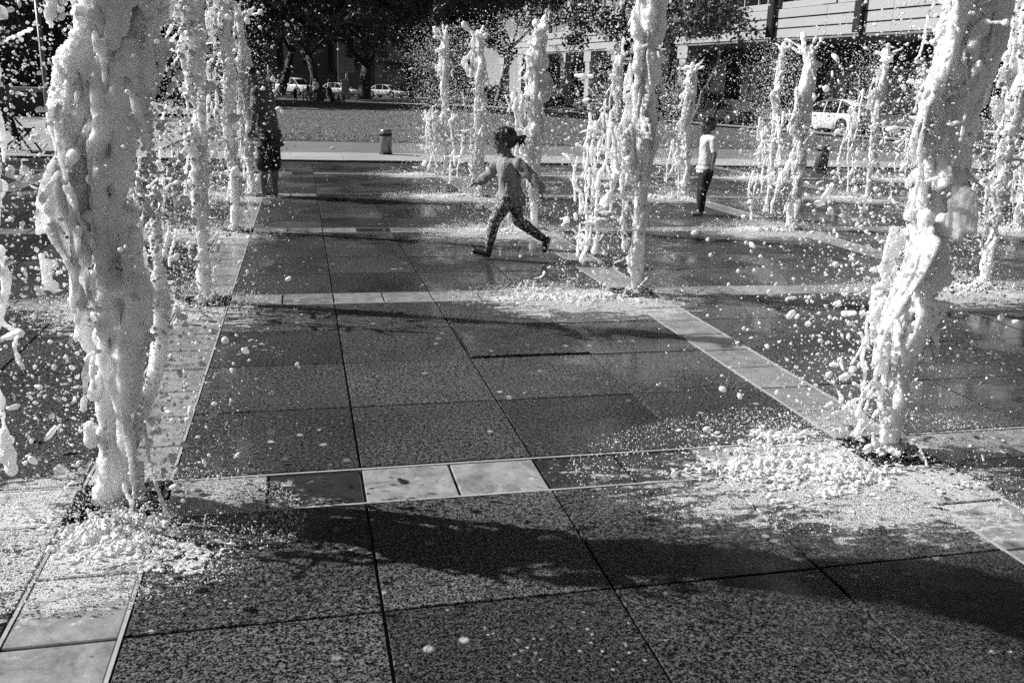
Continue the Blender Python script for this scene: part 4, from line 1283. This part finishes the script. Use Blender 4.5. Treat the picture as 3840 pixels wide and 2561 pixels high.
for i, (x, y, h, lab, tp_, lg_, arm, up) in enumerate(bgp):
    J, Z = stand(h, 0.02, arm, up)
    build_person(lab, (x, y, gz(x, y)+0.03), RZ+rnd.uniform(-1, 1), J, Z, dict(top_grow=0.02, sleeve=0.6, wrinkle=0.0, hem=0.1, leg_grow=0.02), 0.028, hair_short,
                 'people on the far path', feet=dict(bare=True), hands=False, mats=dict(top=tp_, legs=lg_), eyes=False)

# dark folding chair at the left edge
ch = empty('folding_chair', (-5.05, 20.9, 0.03), RZ+0.2, 'dark chair with splayed legs beside the person at the left edge', 'chair')
for s_ in (-1, 1):
    MB().tube([(-0.30, s_*0.27, 0.0), (0.26, s_*0.27, 0.50)], [0.02, 0.02], 6).build('leg', M['black'], ch)
    MB().tube([(0.34, s_*0.29, 0.0), (0.10, s_*0.28, 0.40), (-0.28, s_*0.28, 0.90)], [0.022, 0.022, 0.02], 6).build('leg', M['black'], ch)
MB().box(-0.24, 0.28, -0.26, 0.26, 0.44, 0.48, 0.01).build('seat', M['shorts'], ch)
MB().add([(-0.10, -.27, .52), (-0.10, .27, .52), (-0.32, .27, .95), (-0.32, -.27, .95), (-0.13, -.27, .51), (-0.13, .27, .51), (-0.35, .27, .94), (-0.35, -.27, .94)],
         [(0,1,2,3),(4,7,6,5),(0,4,5,1),(1,5,6,2),(2,6,7,3),(3,7,4,0)]).build('backrest', M['shorts'], ch)
# ------------------------------------------------------------------ water
def mk_water(name, trans, rich):
    k = NT(name); P = k.pos()
    if rich:
        msk = k.noise(k.scaled(P, 1.0, 1.0, 0.5), 5.0, 2.0, 0.6)
        m = k.map(msk, 0.48, 0.60, 0.0, 1.0)
        bub = k.voro(P, 95.0)
        fine = k.noise(k.scaled(P, 1.0, 1.0, 0.45), 45.0, 3.0, 0.7)
        k.grey(k.mixf(m, 0.96, k.map(bub, 0.05, 0.5, 0.99, 0.85, False)))
        k.bump(k.math('ADD', k.math('MULTIPLY', k.math('MULTIPLY', bub, 2.2), m), fine), 0.75, 0.008)
        k.rough(k.mixf(m, 0.22, 0.4))
    else:
        k.grey(k.map(k.noise(P, 40.0, 1.0), 0.3, 0.7, 0.86, 0.98, False)); k.rough(0.25)
    k.b.inputs['Specular IOR Level'].default_value = 0.5
    if rich:
        k.b.subsurface_method = 'RANDOM_WALK'
        k.b.inputs['Subsurface Weight'].default_value = 1.0
        k.b.inputs['Subsurface Radius'].default_value = (1, 1, 1)
        k.b.inputs['Subsurface Scale'].default_value = trans
    else:
        tr = k.n('ShaderNodeBsdfTranslucent')
        tr.inputs['Color'].default_value = (0.97, 0.97, 0.97, 1)
        mx = k.n('ShaderNodeMixShader'); mx.inputs[0].default_value = trans
        k.l(k.b.outputs[0], mx.inputs[1]); k.l(tr.outputs[0], mx.inputs[2]); k.l(mx.outputs[0], k.out.inputs['Surface'])
    return k.m
M['water'] = mk_water('foaming_water', 0.06, True)
M['drop'] = mk_water('water_drops', 0.4, False)

def n1(rng, z, step):
    """smooth random function of z in -1..1"""
    K = int((z.max()-z.min())/step)+4
    kn = rng.uniform(-1, 1, K)
    t = (z-z.min())/step; i = t.astype(int); u = t-i; u = u*u*(3-2*u)
    return kn[i]*(1-u)+kn[i+1]*u
_lat = np.random.default_rng(77).uniform(-1, 1, (32, 32, 32)).astype(np.float32)
def noise3(P, sx, sy, sz, off=0.0):
    """value noise at points; s* are wavelengths"""
    Q = P/np.array([sx, sy, sz])+off
    i = np.floor(Q).astype(int); u = Q-i; u = u*u*(3-2*u)
    r = 0
    for a in (0, 1):
        for b in (0, 1):
            for c in (0, 1):
                w = (u[:, 0] if a else 1-u[:, 0])*(u[:, 1] if b else 1-u[:, 1])*(u[:, 2] if c else 1-u[:, 2])
                r = r+w*_lat[(i[:, 0]+a) % 32, (i[:, 1]+b) % 32, (i[:, 2]+c) % 32]
    return r
def vnormals(V, F):
    a = V[F[:, 2]]-V[F[:, 0]]; b = V[F[:, 3]]-V[F[:, 1]]
    n = np.cross(a, b)
    N = np.zeros_like(V)
    for c in range(4):
        for d in range(3):
            N[:, d] += np.bincount(F[:, c], weights=n[:, d], minlength=len(V))
    return N/np.maximum(np.linalg.norm(N, axis=1), 1e-12)[:, None]
def froth(V, F, amp, off):
    """silky flutes in places, broken froth in others"""
    N = vnormals(V, F)
    m = np.clip(noise3(V, 0.22, 0.22, 0.5, off)*1.7+0.20, 0, 1)
    flute = noise3(V, 0.045, 0.045, 0.42, off+3)*0.9+noise3(V, 0.02, 0.02, 0.2, off+5)*0.4
    fr = noise3(V, 0.055, 0.055, 0.07, off+7)+0.75*np.abs(noise3(V, 0.026, 0.026, 0.032, off+9))*1.4-0.4
    d = amp*(flute*(1-m)+fr*1.25*m)
    d += amp*0.24*(0.25+m)*np.random.default_rng(int(abs(off)*1000) % 99991).normal(size=len(V))
    return V+N*d[:, None]

_ph = (1+5**0.5)/2
_iv = np.array([(-1, _ph, 0), (1, _ph, 0), (-1, -_ph, 0), (1, -_ph, 0), (0, -1, _ph), (0, 1, _ph), (0, -1, -_ph), (0, 1, -_ph), (_ph, 0, -1), (_ph, 0, 1), (-_ph, 0, -1), (-_ph, 0, 1)], float)
_iv /= np.linalg.norm(_iv, axis=1)[:, None]
_if = np.array([(0,11,5),(0,5,1),(0,1,7),(0,7,10),(0,10,11),(1,5,9),(5,11,4),(11,10,2),(10,7,6),(7,1,8),(3,9,4),(3,4,2),(3,2,6),(3,6,8),(3,8,9),(4,9,5),(2,4,11),(6,2,10),(8,6,7),(9,8,1)])
def subdiv(V, F):
    V = list(map(tuple, V)); mid = {}; out = []
    def mp_(a, b):
        k = (min(a, b), max(a, b))
        if k not in mid:
            m = (np.array(V[a])+np.array(V[b])); m /= np.linalg.norm(m); V.append(tuple(m)); mid[k] = len(V)-1
        return mid[k]
    for a, b, c in F:
        x, y, z = mp_(a, b), mp_(b, c), mp_(c, a)
        out += [(a, x, z), (b, y, x), (c, z, y), (x, y, z)]
    return np.array(V), np.array(out)
_iv2, _if2 = subdiv(_iv, _if)
_ov = np.array([(1,0,0),(-1,0,0),(0,1,0),(0,-1,0),(0,0,1),(0,0,-1)], float)
_of = np.array([(0,2,4),(2,1,4),(1,3,4),(3,0,4),(2,0,5),(1,2,5),(3,1,5),(0,3,5)])
def drops_mesh(rng, P, R, lod):
    """many little drops, each stretched its own way, as one mesh"""
    bv, bf = [(_ov, _of), (_iv, _if), (_iv2, _if2)][lod]
    n = len(P)
    if n == 0: return np.zeros((0, 3)), np.zeros((0, 3), int)
    q = rng.normal(size=(n, 4)); q /= np.linalg.norm(q, axis=1)[:, None]
    w, x, y, z = q.T
    Rm = np.stack([1-2*(y*y+z*z), 2*(x*y-z*w), 2*(x*z+y*w), 2*(x*y+z*w), 1-2*(x*x+z*z), 2*(y*z-x*w), 2*(x*z-y*w), 2*(y*z+x*w), 1-2*(x*x+y*y)], 1).reshape(n, 3, 3)
    st = np.exp(np.abs(rng.normal(0, 0.38, n)))
    sc = R[:, None]*np.stack([rng.uniform(0.7, 1.0, n), rng.uniform(0.7, 1.1, n), st], 1)
    jit = 1+0.13*rng.normal(size=(n, len(bv), 1))
    V = np.einsum('nij,nvj->nvi', Rm, bv[None]*sc[:, None, :]*jit)+P[:, None]
    F = bf[None]+(np.arange(n)*len(bv))[:, None, None]
    return V.reshape(-1, 3), F.reshape(-1, 3)

def strand(rng, p, d, L, r, vox, curl=0.35, gap=-0.5, grav=0.0):
    """one wandering strand of water of uneven thickness, ending in blobs"""
    n = max(int(L/(max(r, vox)*0.5)), 8)
    st = L/n; P = np.empty((n, 3)); p = np.array(p, float); d = np.array(d, float); d /= np.linalg.norm(d)
    bend = rng.normal(0, curl, 3)
    for i in range(n):
        if i % max(int(0.07/st), 1) == 0: bend = bend*0.35+rng.normal(0, curl, 3)*np.array([1, 1, 0.6])
        d = d+bend*st*7; d[2] -= grav*st*10; d /= np.linalg.norm(d)
        p = p+d*st; P[i] = p
    zz = np.arange(n)*st
    t = np.linspace(0, 1, n)
    R = r*np.exp(0.55*n1(rng, zz, 0.055)+0.28*n1(rng, zz, 0.022))*(0.85+0.35*np.exp(-((t-1)/0.06)**2)+0.2*np.exp(-(t/0.06)**2))
    keep = n1(rng, zz, 0.10) > gap
    return P[keep], np.maximum(R[keep], vox*0.72)

def make_jet(col, row, h, w0, w1, seed, label, vox, lig=30, sheets=3, drops=1500, mist=2500, splash=(0.8, 0.5), lean=0.05, open_top=True, falls=4, pw=1.0, lod=1, sc=(-0.42, -0.16), side=0.78, comps=(), fd=(0.14, 0.52), fz=(0.28, 0.75)):
    rng = np.random.default_rng(seed)
    root = empty('water_jet', (col*S, row*S, 0.0), 0, label, 'water jet', 'plaza water jets')
    Ps, Rs = [], []
    def put(P, R):
        P = np.asarray(P); Ps.append(P); Rs.append(np.broadcast_to(np.asarray(R, float), (len(P),)))
    dz = max(w0*0.33, vox*1.2)
    z = np.arange(-0.02, h, dz)
    t = np.clip(z/h, 0, 1)
    W = w0+(w1-w0)*t**pw
    W = W*(1+0.14*n1(rng, z, 0.30)+0.08*n1(rng, z, 0.11))
    if open_top: W = W*(1-0.6*(np.clip(t-0.80, 0, 1)/0.2)**1.5)
    ax_ = -lean*t**1.4+0.03*n1(rng, z, 0.6)*t; ay_ = 0.03*n1(rng, z, 0.6)*t
    put(np.c_[ax_, ay_, z], np.maximum(0.42*W, vox))
    ns = 10
    for k in range(ns):
        a = 2*np.pi*k/ns+0.9*n1(rng, z, 0.8)+0.35*n1(rng, z, 0.22)
        rho = W*(0.56+0.32*n1(rng, z, 0.24))
        rk = W*(0.25+0.13*n1(rng, z, 0.20)+0.09*n1(rng, z, 0.06))
        rk = np.maximum(rk, vox)
        m = n1(rng, z, 0.45) > -0.45
        put(np.c_[ax_+rho*np.cos(a), ay_+rho*np.sin(a), z][m], rk[m])
    for (dx, dy, z0, z1, wc) in comps:          # companion ropes of water beside the core
        m = (z > z0) & (z < z1); zc = z[m]; e = np.sin(np.pi*np.clip((zc-z0)/(z1-z0), 0, 1))**0.35
        ox, oy = dx*(0.55+0.45*(zc-z0)/(z1-z0))+0.045*n1(rng, zc, 0.4), dy+0.04*n1(rng, zc, 0.4)
        for q in range(3):
            a = 2.1*q+1.5*n1(rng, zc, 0.5); rr = wc*(0.55+0.35*n1(rng, zc, 0.2))
            kk = n1(rng, zc, 0.3) > -0.55
            put(np.c_[ax_[m]+ox+np.cos(a)*wc*0.5, ay_[m]+oy+np.sin(a)*wc*0.5, zc][kk], np.maximum(rr*e*(1+0.3*n1(rng, zc, 0.06)), vox*0.8)[kk])
    def axis(zq):
        return np.interp(zq, z, ax_), np.interp(zq, z, ay_), np.interp(zq, z, W)
    nbm = 60 if vox < 0.014 else 30
    zb = rng.uniform(0.06*h, 0.97*h, nbm); ab = rng.uniform(0, 2*np.pi, nbm)
    ax2, ay2, Wb = axis(zb); q = rng.uniform(.7, 1.12, nbm)
    put(np.c_[ax2+np.cos(ab)*Wb*q, ay2+np.sin(ab)*Wb*q, zb], np.maximum(Wb*0.25*np.exp(rng.normal(-0.3, 0.5, nbm)), vox*0.9))
    # curled horns on top
    for k in range(6 if open_top else 3):
        a = rng.uniform(0, 2*np.pi)
        x0, y0, w_ = axis(h*0.93)
        P, R = strand(rng, (x0+np.cos(a)*w_*0.5, y0+np.sin(a)*w_*0.5, h*0.93), (np.cos(a)*0.45-0.1, np.sin(a)*0.45, 1.0), rng.uniform(0.16, 0.40), rng.uniform(0.012, 0.022), vox, 0.9, -1.1)
        put(P, R)
    fP, fR = [], []
    def fall(P, R):
        k_ = P[:, 2] > 0.0
        fP.append(P[k_]); fR.append(R[k_])
    def wind_angle():
        return np.pi+rng.normal(0, 0.9) if rng.random() < side else rng.uniform(0, 2*np.pi)
    # strands torn off the column
    for k in range(lig):
        a = wind_angle()
        zt = h*rng.uniform(0.06, 1.0)**0.7
        xa, ya, wa = axis(zt); d0 = wa*rng.uniform(0.65, 1.0)
        r = 0.0085*np.exp(rng.normal(0, 0.5))
        if rng.random() < 0.75:     # falling along the column
            d = (np.cos(a)*0.2, np.sin(a)*0.2, -1.0); L = rng.uniform(0.12, 0.7); gv = 1.1
        else:                       # flung outwards
            d = (np.cos(a), np.sin(a), rng.normal(0.2, 0.7)); L = rng.uniform(0.05, 0.17); gv = 0.4; r *= 0.62
        P, R = strand(rng, (xa+np.cos(a)*d0, ya+np.sin(a)*d0, zt), d, min(L, zt), r, vox, 0.5, -0.62, gv)
        fall(P, R)
        if len(P) > 12 and rng.random() < 0.6:
            i = rng.integers(3, len(P)-3)
            P2, R2 = strand(rng, P[i], rng.normal(0, 1, 3)+np.array([-0.5, 0, 0.1]), rng.uniform(0.05, 0.16), r*0.75, vox, 0.8, -1.1)
            fall(P2, R2)
    # bunches falling clear of the column on the down-wind side
    for k in range(falls):
        d = rng.uniform(*fd); a = np.pi+rng.normal(0, 0.45)
        zt = rng.uniform(*fz)*h
        c0 = np.array([np.cos(a)*d, np.sin(a)*d, zt])
        for q in range(2):
            P, R = strand(rng, c0+rng.normal(0, 0.045, 3), (rng.normal(0, .12), rng.normal(0, .12), -1), zt*rng.uniform(0.5, 0.98), 0.0095*np.exp(rng.normal(0, .35)), vox, 0.42, -0.5, 1.1)
            fall(P, R)
            for s_ in range(3):
                if len(P) < 10: break
                i = rng.integers(2, len(P)-2)
                P2, R2 = strand(rng, P[i], rng.normal(0, 1, 3)+np.array([0, 0, 0.5]), rng.uniform(0.05, 0.20), 0.009, vox, 0.8, -1.1)
                fall(P2, R2)
        for q in range(7):          # loose worms and arcs
            b = np.array([np.cos(a)*d+rng.normal(0, .16), np.sin(a)*d+rng.normal(0, .16), rng.uniform(0.1, zt*1.2)])
            P, R = strand(rng, b, rng.normal(0, 1, 3), rng.uniform(0.04, 0.15), 0.0065*np.exp(rng.normal(0, .4)), vox*0.85, 0.9, -1.1)
            fall(P, R)
    # torn sheets with holes
    for k in range(sheets):
        a = wind_angle(); zt = rng.uniform(0.40, 1.0)*h; Lz = rng.uniform(0.35, 1.0)*(1.25 if vox < 0.011 else 0.8); Lr = rng.uniform(0.08, 0.20)
        stp = max(0.011, vox*1.1)
        uu, vv = np.meshgrid(np.arange(0, 1, stp/Lz), np.arange(0, 1, stp/Lr)); uu = uu.ravel(); vv = vv.ravel()
        q = np.c_[uu*Lz, vv*Lr, np.zeros(len(uu))]
        val = noise3(q, 0.16, 0.07, 1, seed*1.7+k*3.1)+0.55*noise3(q, 0.06, 0.03, 1, seed*0.7+k*5.3)
        kp = (val > -0.14) & (np.abs(uu-0.5)*2+0.45*vv < 1.05+0.4*val)
        uu, vv, val = uu[kp], vv[kp], val[kp]
        zq = zt-uu*Lz; ok = zq > 0.05; uu, vv, zq, val = uu[ok], vv[ok], zq[ok], val[ok]
        if len(zq) == 0: continue
        xa, ya, wa = axis(np.clip(zq, 0, h))
        rad = wa*0.85+vv*Lr*(0.5+0.7*np.sin(np.pi*uu)); aa = a+0.9*(vv-0.4)+0.35*np.sin(5*uu+k)
        P = np.c_[xa+np.cos(aa)*rad, ya+np.sin(aa)*rad, zq]
        fall(P, np.maximum(0.0085+0.006*np.exp(-(val+0.14)*9), vox*0.85))
    P = np.vstack(Ps); R = np.concatenate(Rs)
    V, F = field_meta(P, R, vox, 0.3)
    V = froth(V, F, 0.0125, seed*0.37)
    link('column', mesh_np('column', V, F, True), M['water'], root)
    P = np.vstack(fP); R = np.concatenate(fR)
    V, F = field_meta(P, R, vox, 0.3)
    V = froth(V, F, 0.003, seed*0.11)
    fs = link('falling_strands', mesh_np('falling_strands', V, F, True), M['water'], root); fs['kind'] = 'stuff'
    # spray of drops
    def cloud(n, sx, lo_, hi_, pw_, clump):
        zc = rng.uniform(0.02, 1.03, n)*h
        cz = rng.integers(0, 26, n)                       # drops travel in clumps
        cc = np.random.default_rng(seed+9)
        zc = np.where(rng.random(n) < clump, cc.uniform(0.05, 1, 26)[cz]*h+rng.normal(0, 0.16, n), zc)
        zc = np.clip(zc, 0.01, h*1.05)
        xa, ya, wa = axis(np.minimum(zc, h))
        wind = -np.abs(rng.normal(0, sx, n)); flip = rng.random(n) < (1-side)*1.2
        wind = np.where(flip, -wind*0.6, wind)+np.where(rng.random(n) < clump, -np.abs(cc.normal(0, sx, 26))[cz]*0.5, 0)
        x = xa+wind+np.sign(wind)*wa*0.9; y = ya+rng.normal(0, 0.10+0.35*np.abs(wind), n)
        r_ = lo_+(hi_-lo_)*rng.random(n)**pw_
        return np.c_[x, y, zc], r_
    meshes = []
    near = lod == 2
    big = drops//8
    Pd, Rd = cloud(big, 0.42, 0.007, 0.018 if near else 0.014, 2.6, 0.4); meshes.append(drops_mesh(rng, Pd, Rd, lod))
    Pd, Rd = cloud(drops-big, 0.30, 0.003, 0.009, 1.8, 0.55); meshes.append(drops_mesh(rng, Pd, Rd, 1 if vox < 0.019 else 0))
    Pd, Rd = cloud(mist, 0.40, 0.0016, 0.005, 1.5, 0.4) if vox < 0.0115 else cloud(mist, 0.40, 0.0028, 0.0075, 1.6, 0.4)
    meshes.append(drops_mesh(rng, Pd, Rd, 0))
    V, F = join(meshes)
    sp = link('spray', mesh_np('spray', V, F, True), M['drop'], root); sp['kind'] = 'stuff'
    # churned foam on the paving, drifted down-wind
    stp = max(0.006, vox*0.75); ex, ey = splash[0]*1.25, splash[1]*1.25
    nx, ny = int(2*ex/stp), int(2*ey/stp)
    gx, gy = np.meshgrid(np.linspace(-ex, ex, nx+1), np.linspace(-ey, ey, ny+1), indexing='ij')
    Q = np.c_[gx.ravel()+sc[0], gy.ravel()+sc[1], np.zeros(gx.size)]
    rho = np.sqrt((gx.ravel()/splash[0])**2+(gy.ravel()/splash[1])**2)
    o_ = seed*0.731
    mk = 0.5*noise3(Q, 0.30, 0.17, 1, o_)+0.35*noise3(Q, 0.10, 0.055, 1, o_+4)+0.45*noise3(Q, 0.028, 0.018, 1, o_+8)+0.5*noise3(Q, 0.013, 0.010, 1, o_+2)
    lev = mk+0.5-1.05*rho
    rid = (1-np.abs(noise3(Q, 0.14, 0.09, 1, o_+11)))**2*0.5+(1-np.abs(noise3(Q, 0.06, 0.045, 1, o_+13)))**2*0.35+(1-np.abs(noise3(Q, 0.026, 0.02, 1, o_+17)))*0.25+0.4*rng.random(len(Q))**2
    hz = 0.004+np.clip(lev, 0, 0.6)*0.055*rid*np.clip(1.25-rho, 0.1, 1)*(1+0.6*noise3(Q, 0.35, 0.25, 1, o_+21))
    jx = rng.normal(0, stp*0.25, (len(Q), 2))
    V = np.c_[Q[:, 0]+jx[:, 0], Q[:, 1]+jx[:, 1], hz]
    idx = np.arange(V.shape[0]).reshape(nx+1, ny+1)
    F = np.stack([idx[:-1, :-1], idx[1:, :-1], idx[1:, 1:], idx[:-1, 1:]], -1).reshape(-1, 4)
    F = F[(lev[F] > 0).sum(1) >= 3]
    used = np.unique(F); re = np.full(len(V), -1); re[used] = np.arange(len(used)); V = V[used]; F = re[F]
    parts = [(V, np.vstack([F[:, [0, 1, 2]], F[:, [0, 2, 3]]]))]
    # drops and threads thrown up from it
    m2 = int(mist*2.0)
    an = rng.uniform(0, 2*np.pi, m2); rr = np.sqrt(rng.random(m2))*1.35
    x_, y_ = np.cos(an)*rr*splash[0]+sc[0], np.sin(an)*rr*splash[1]+sc[1]
    kp = noise3(np.c_[x_, y_, x_*0], 0.2, 0.14, 1, o_)+0.5*rng.normal(size=m2) > -0.1+0.5*(rr-0.7)
    x_, y_, rr = x_[kp], y_[kp], rr[kp]
    z_ = np.abs(rng.normal(0, 0.075, len(x_)))*np.clip(1.5-rr, 0.15, 1.2)+0.002
    r_ = 0.0012+0.0035*rng.random(len(x_))**2 if vox < 0.0115 else 0.002+0.005*rng.random(len(x_))**2
    parts.append(drops_mesh(rng, np.c_[x_, y_, z_], r_, 0))
    eP, eR = [], []
    for k in range(14 if vox < 0.014 else 7):
        an_, q_ = rng.uniform(0, 2*np.pi), np.sqrt(rng.random())*0.8
        b = (np.cos(an_)*q_*splash[0]+sc[0], np.sin(an_)*q_*splash[1]+sc[1], 0.01)
        P, R = strand(rng, b, (rng.normal(0, .35), rng.normal(0, .35), 1), rng.uniform(0.03, 0.10), 0.005, vox*0.75, 0.6, -0.6)
        eP.append(P); eR.append(R)
    an = rng.uniform(0, 2*np.pi, 46); q = rng.uniform(0.5, 1.5, 46)*w0
    eP.append(np.c_[np.cos(an)*q, np.sin(an)*q, np.abs(rng.normal(0, 0.02, 46))]); eR.append(np.maximum(rng.uniform(0.008, 0.022, 46), vox))
    V, F = field_meta(np.vstack(eP), np.concatenate(eR), vox*0.9, 0.3)
    parts.append((V, np.vstack([F[:, [0, 1, 2]], F[:, [0, 2, 3]]])))
    V, F = join(parts)
    so = link('splash', mesh_np('splash', V, F, True), M['drop'], root); so['kind'] = 'stuff'
    return root

#        col row  h    w0     w1    seed label                                                     vox    lig sh drops mist splash       lean  top  falls
make_jet(0, 1, 2.95, 0.072, 0.092, 101, 'large foaming water jet filling the left foreground', 0.0088, 64, 8, 4200, 8000, (0.50, 0.40), -0.22, False, 2, 0.7, 2, (0.04, -0.26), 0.45, ((0.11, -0.06, 0.02, 2.9, 0.055), (-0.12, 0.04, 0.7, 2.9, 0.055), (0.22, 0.0, 1.3, 2.9, 0.055), (0.19, 0.05, 0.2, 1.2, 0.03), (-0.20, -0.05, 1.7, 2.9, 0.035)), (0.25, 0.6))
make_jet(1, 1, 2.90, 0.052, 0.112, 102, 'large foaming water jet at the right foreground', 0.0088, 50, 7, 3200, 7000, (0.95, 0.50), -0.14, False, 3, 0.8, 2, (-0.34, -0.10), 0.6, ((0.15, 0.0, 0.9, 2.9, 0.06), (-0.13, -0.05, 0.7, 2.9, 0.045), (0.25, 0.05, 1.5, 2.9, 0.05)), (0.10, 0.25), (0.2, 0.6))
make_jet(0, 2, 2.90, 0.054, 0.088, 103, 'second water jet of the left column, directly behind the large one', 0.0125, 24, 2, 1800, 3000, (0.7, 0.42), -0.06, False, 4)
make_jet(1, 2, 2.80, 0.054, 0.115, 104, 'tall centre water jet just right of the running girl', 0.0110, 34, 4, 2600, 4000, (0.85, 0.38), 0.02, True, 7, 0.8, 1, (-0.52, -0.10), 0.78, ((-0.12, 0.0, 1.1, 2.75, 0.045),), (0.2, 0.5), (0.25, 0.6))
make_jet(2, 2, 2.70, 0.058, 0.115, 105, 'water jet partly hidden behind the large right jet', 0.0135, 24, 3, 1600, 2500, (0.75, 0.42), 0.03, False, 3)
make_jet(0, 3, 2.95, 0.058, 0.092, 106, 'third water jet of the left column', 0.0150, 20, 2, 1500, 2000, (0.7, 0.42), 0.0, False, 3)
make_jet(1, 3, 2.35, 0.058, 0.118, 107, 'water jet with curled horns right behind the running girl', 0.0140, 26, 3, 1900, 2500, (0.8, 0.38), 0.04, True, 3)
make_jet(2, 3, 2.25, 0.072, 0.125, 108, 'rounded water jet just right of the standing boy', 0.0140, 22, 2, 1900, 2500, (0.8, 0.38), 0.0, True, 4)
make_jet(3, 3, 2.55, 0.058, 0.100, 109, 'water jet at the right edge behind the large right jet', 0.0160, 20, 2, 1500, 1500, (0.7, 0.4), 0.02, True, 3)
make_jet(0, 4, 2.60, 0.056, 0.098, 110, 'farthest water jet of the left column, beside the man', 0.0180, 20, 2, 1800, 1500, (0.6, 0.4), 0.05, True, 3)
make_jet(1, 4, 2.45, 0.056, 0.105, 111, 'water jet with a curled plume left of the running girl', 0.0165, 22, 3, 2300, 2000, (0.9, 0.42), 0.05, True, 3)
make_jet(2, 4, 2.10, 0.056, 0.105, 112, 'short water jet just left of the standing boy', 0.0165, 22, 3, 2200, 1800, (0.8, 0.4), 0.03, True, 3)
make_jet(3, 4, 2.45, 0.054, 0.098, 113, 'water jet in front of the white parked vehicle', 0.0175, 20, 2, 2300, 1800, (0.8, 0.4), 0.02, True, 3)
make_jet(1, 5, 2.60, 0.054, 0.092, 114, 'most distant water jet of the centre column, ragged and tall', 0.0195, 20, 3, 3200, 2200, (0.9, 0.42), 0.05, True, 4)
make_jet(2, 5, 2.30, 0.050, 0.085, 115, 'distant water jet hidden behind the tall centre jet', 0.0215, 14, 2, 1800, 1200, (0.75, 0.4), 0.03, True, 2)
make_jet(3, 5, 2.70, 0.050, 0.085, 116, 'distant ragged water jet left of the rounded jet', 0.0205, 18, 2, 2700, 1800, (0.75, 0.4), 0.03, True, 3)
make_jet(4, 5, 2.30, 0.050, 0.085, 117, 'distant faint water jet right of the white parked vehicle', 0.0215, 14, 2, 2000, 1200, (0.75, 0.4), 0.03, True, 2)
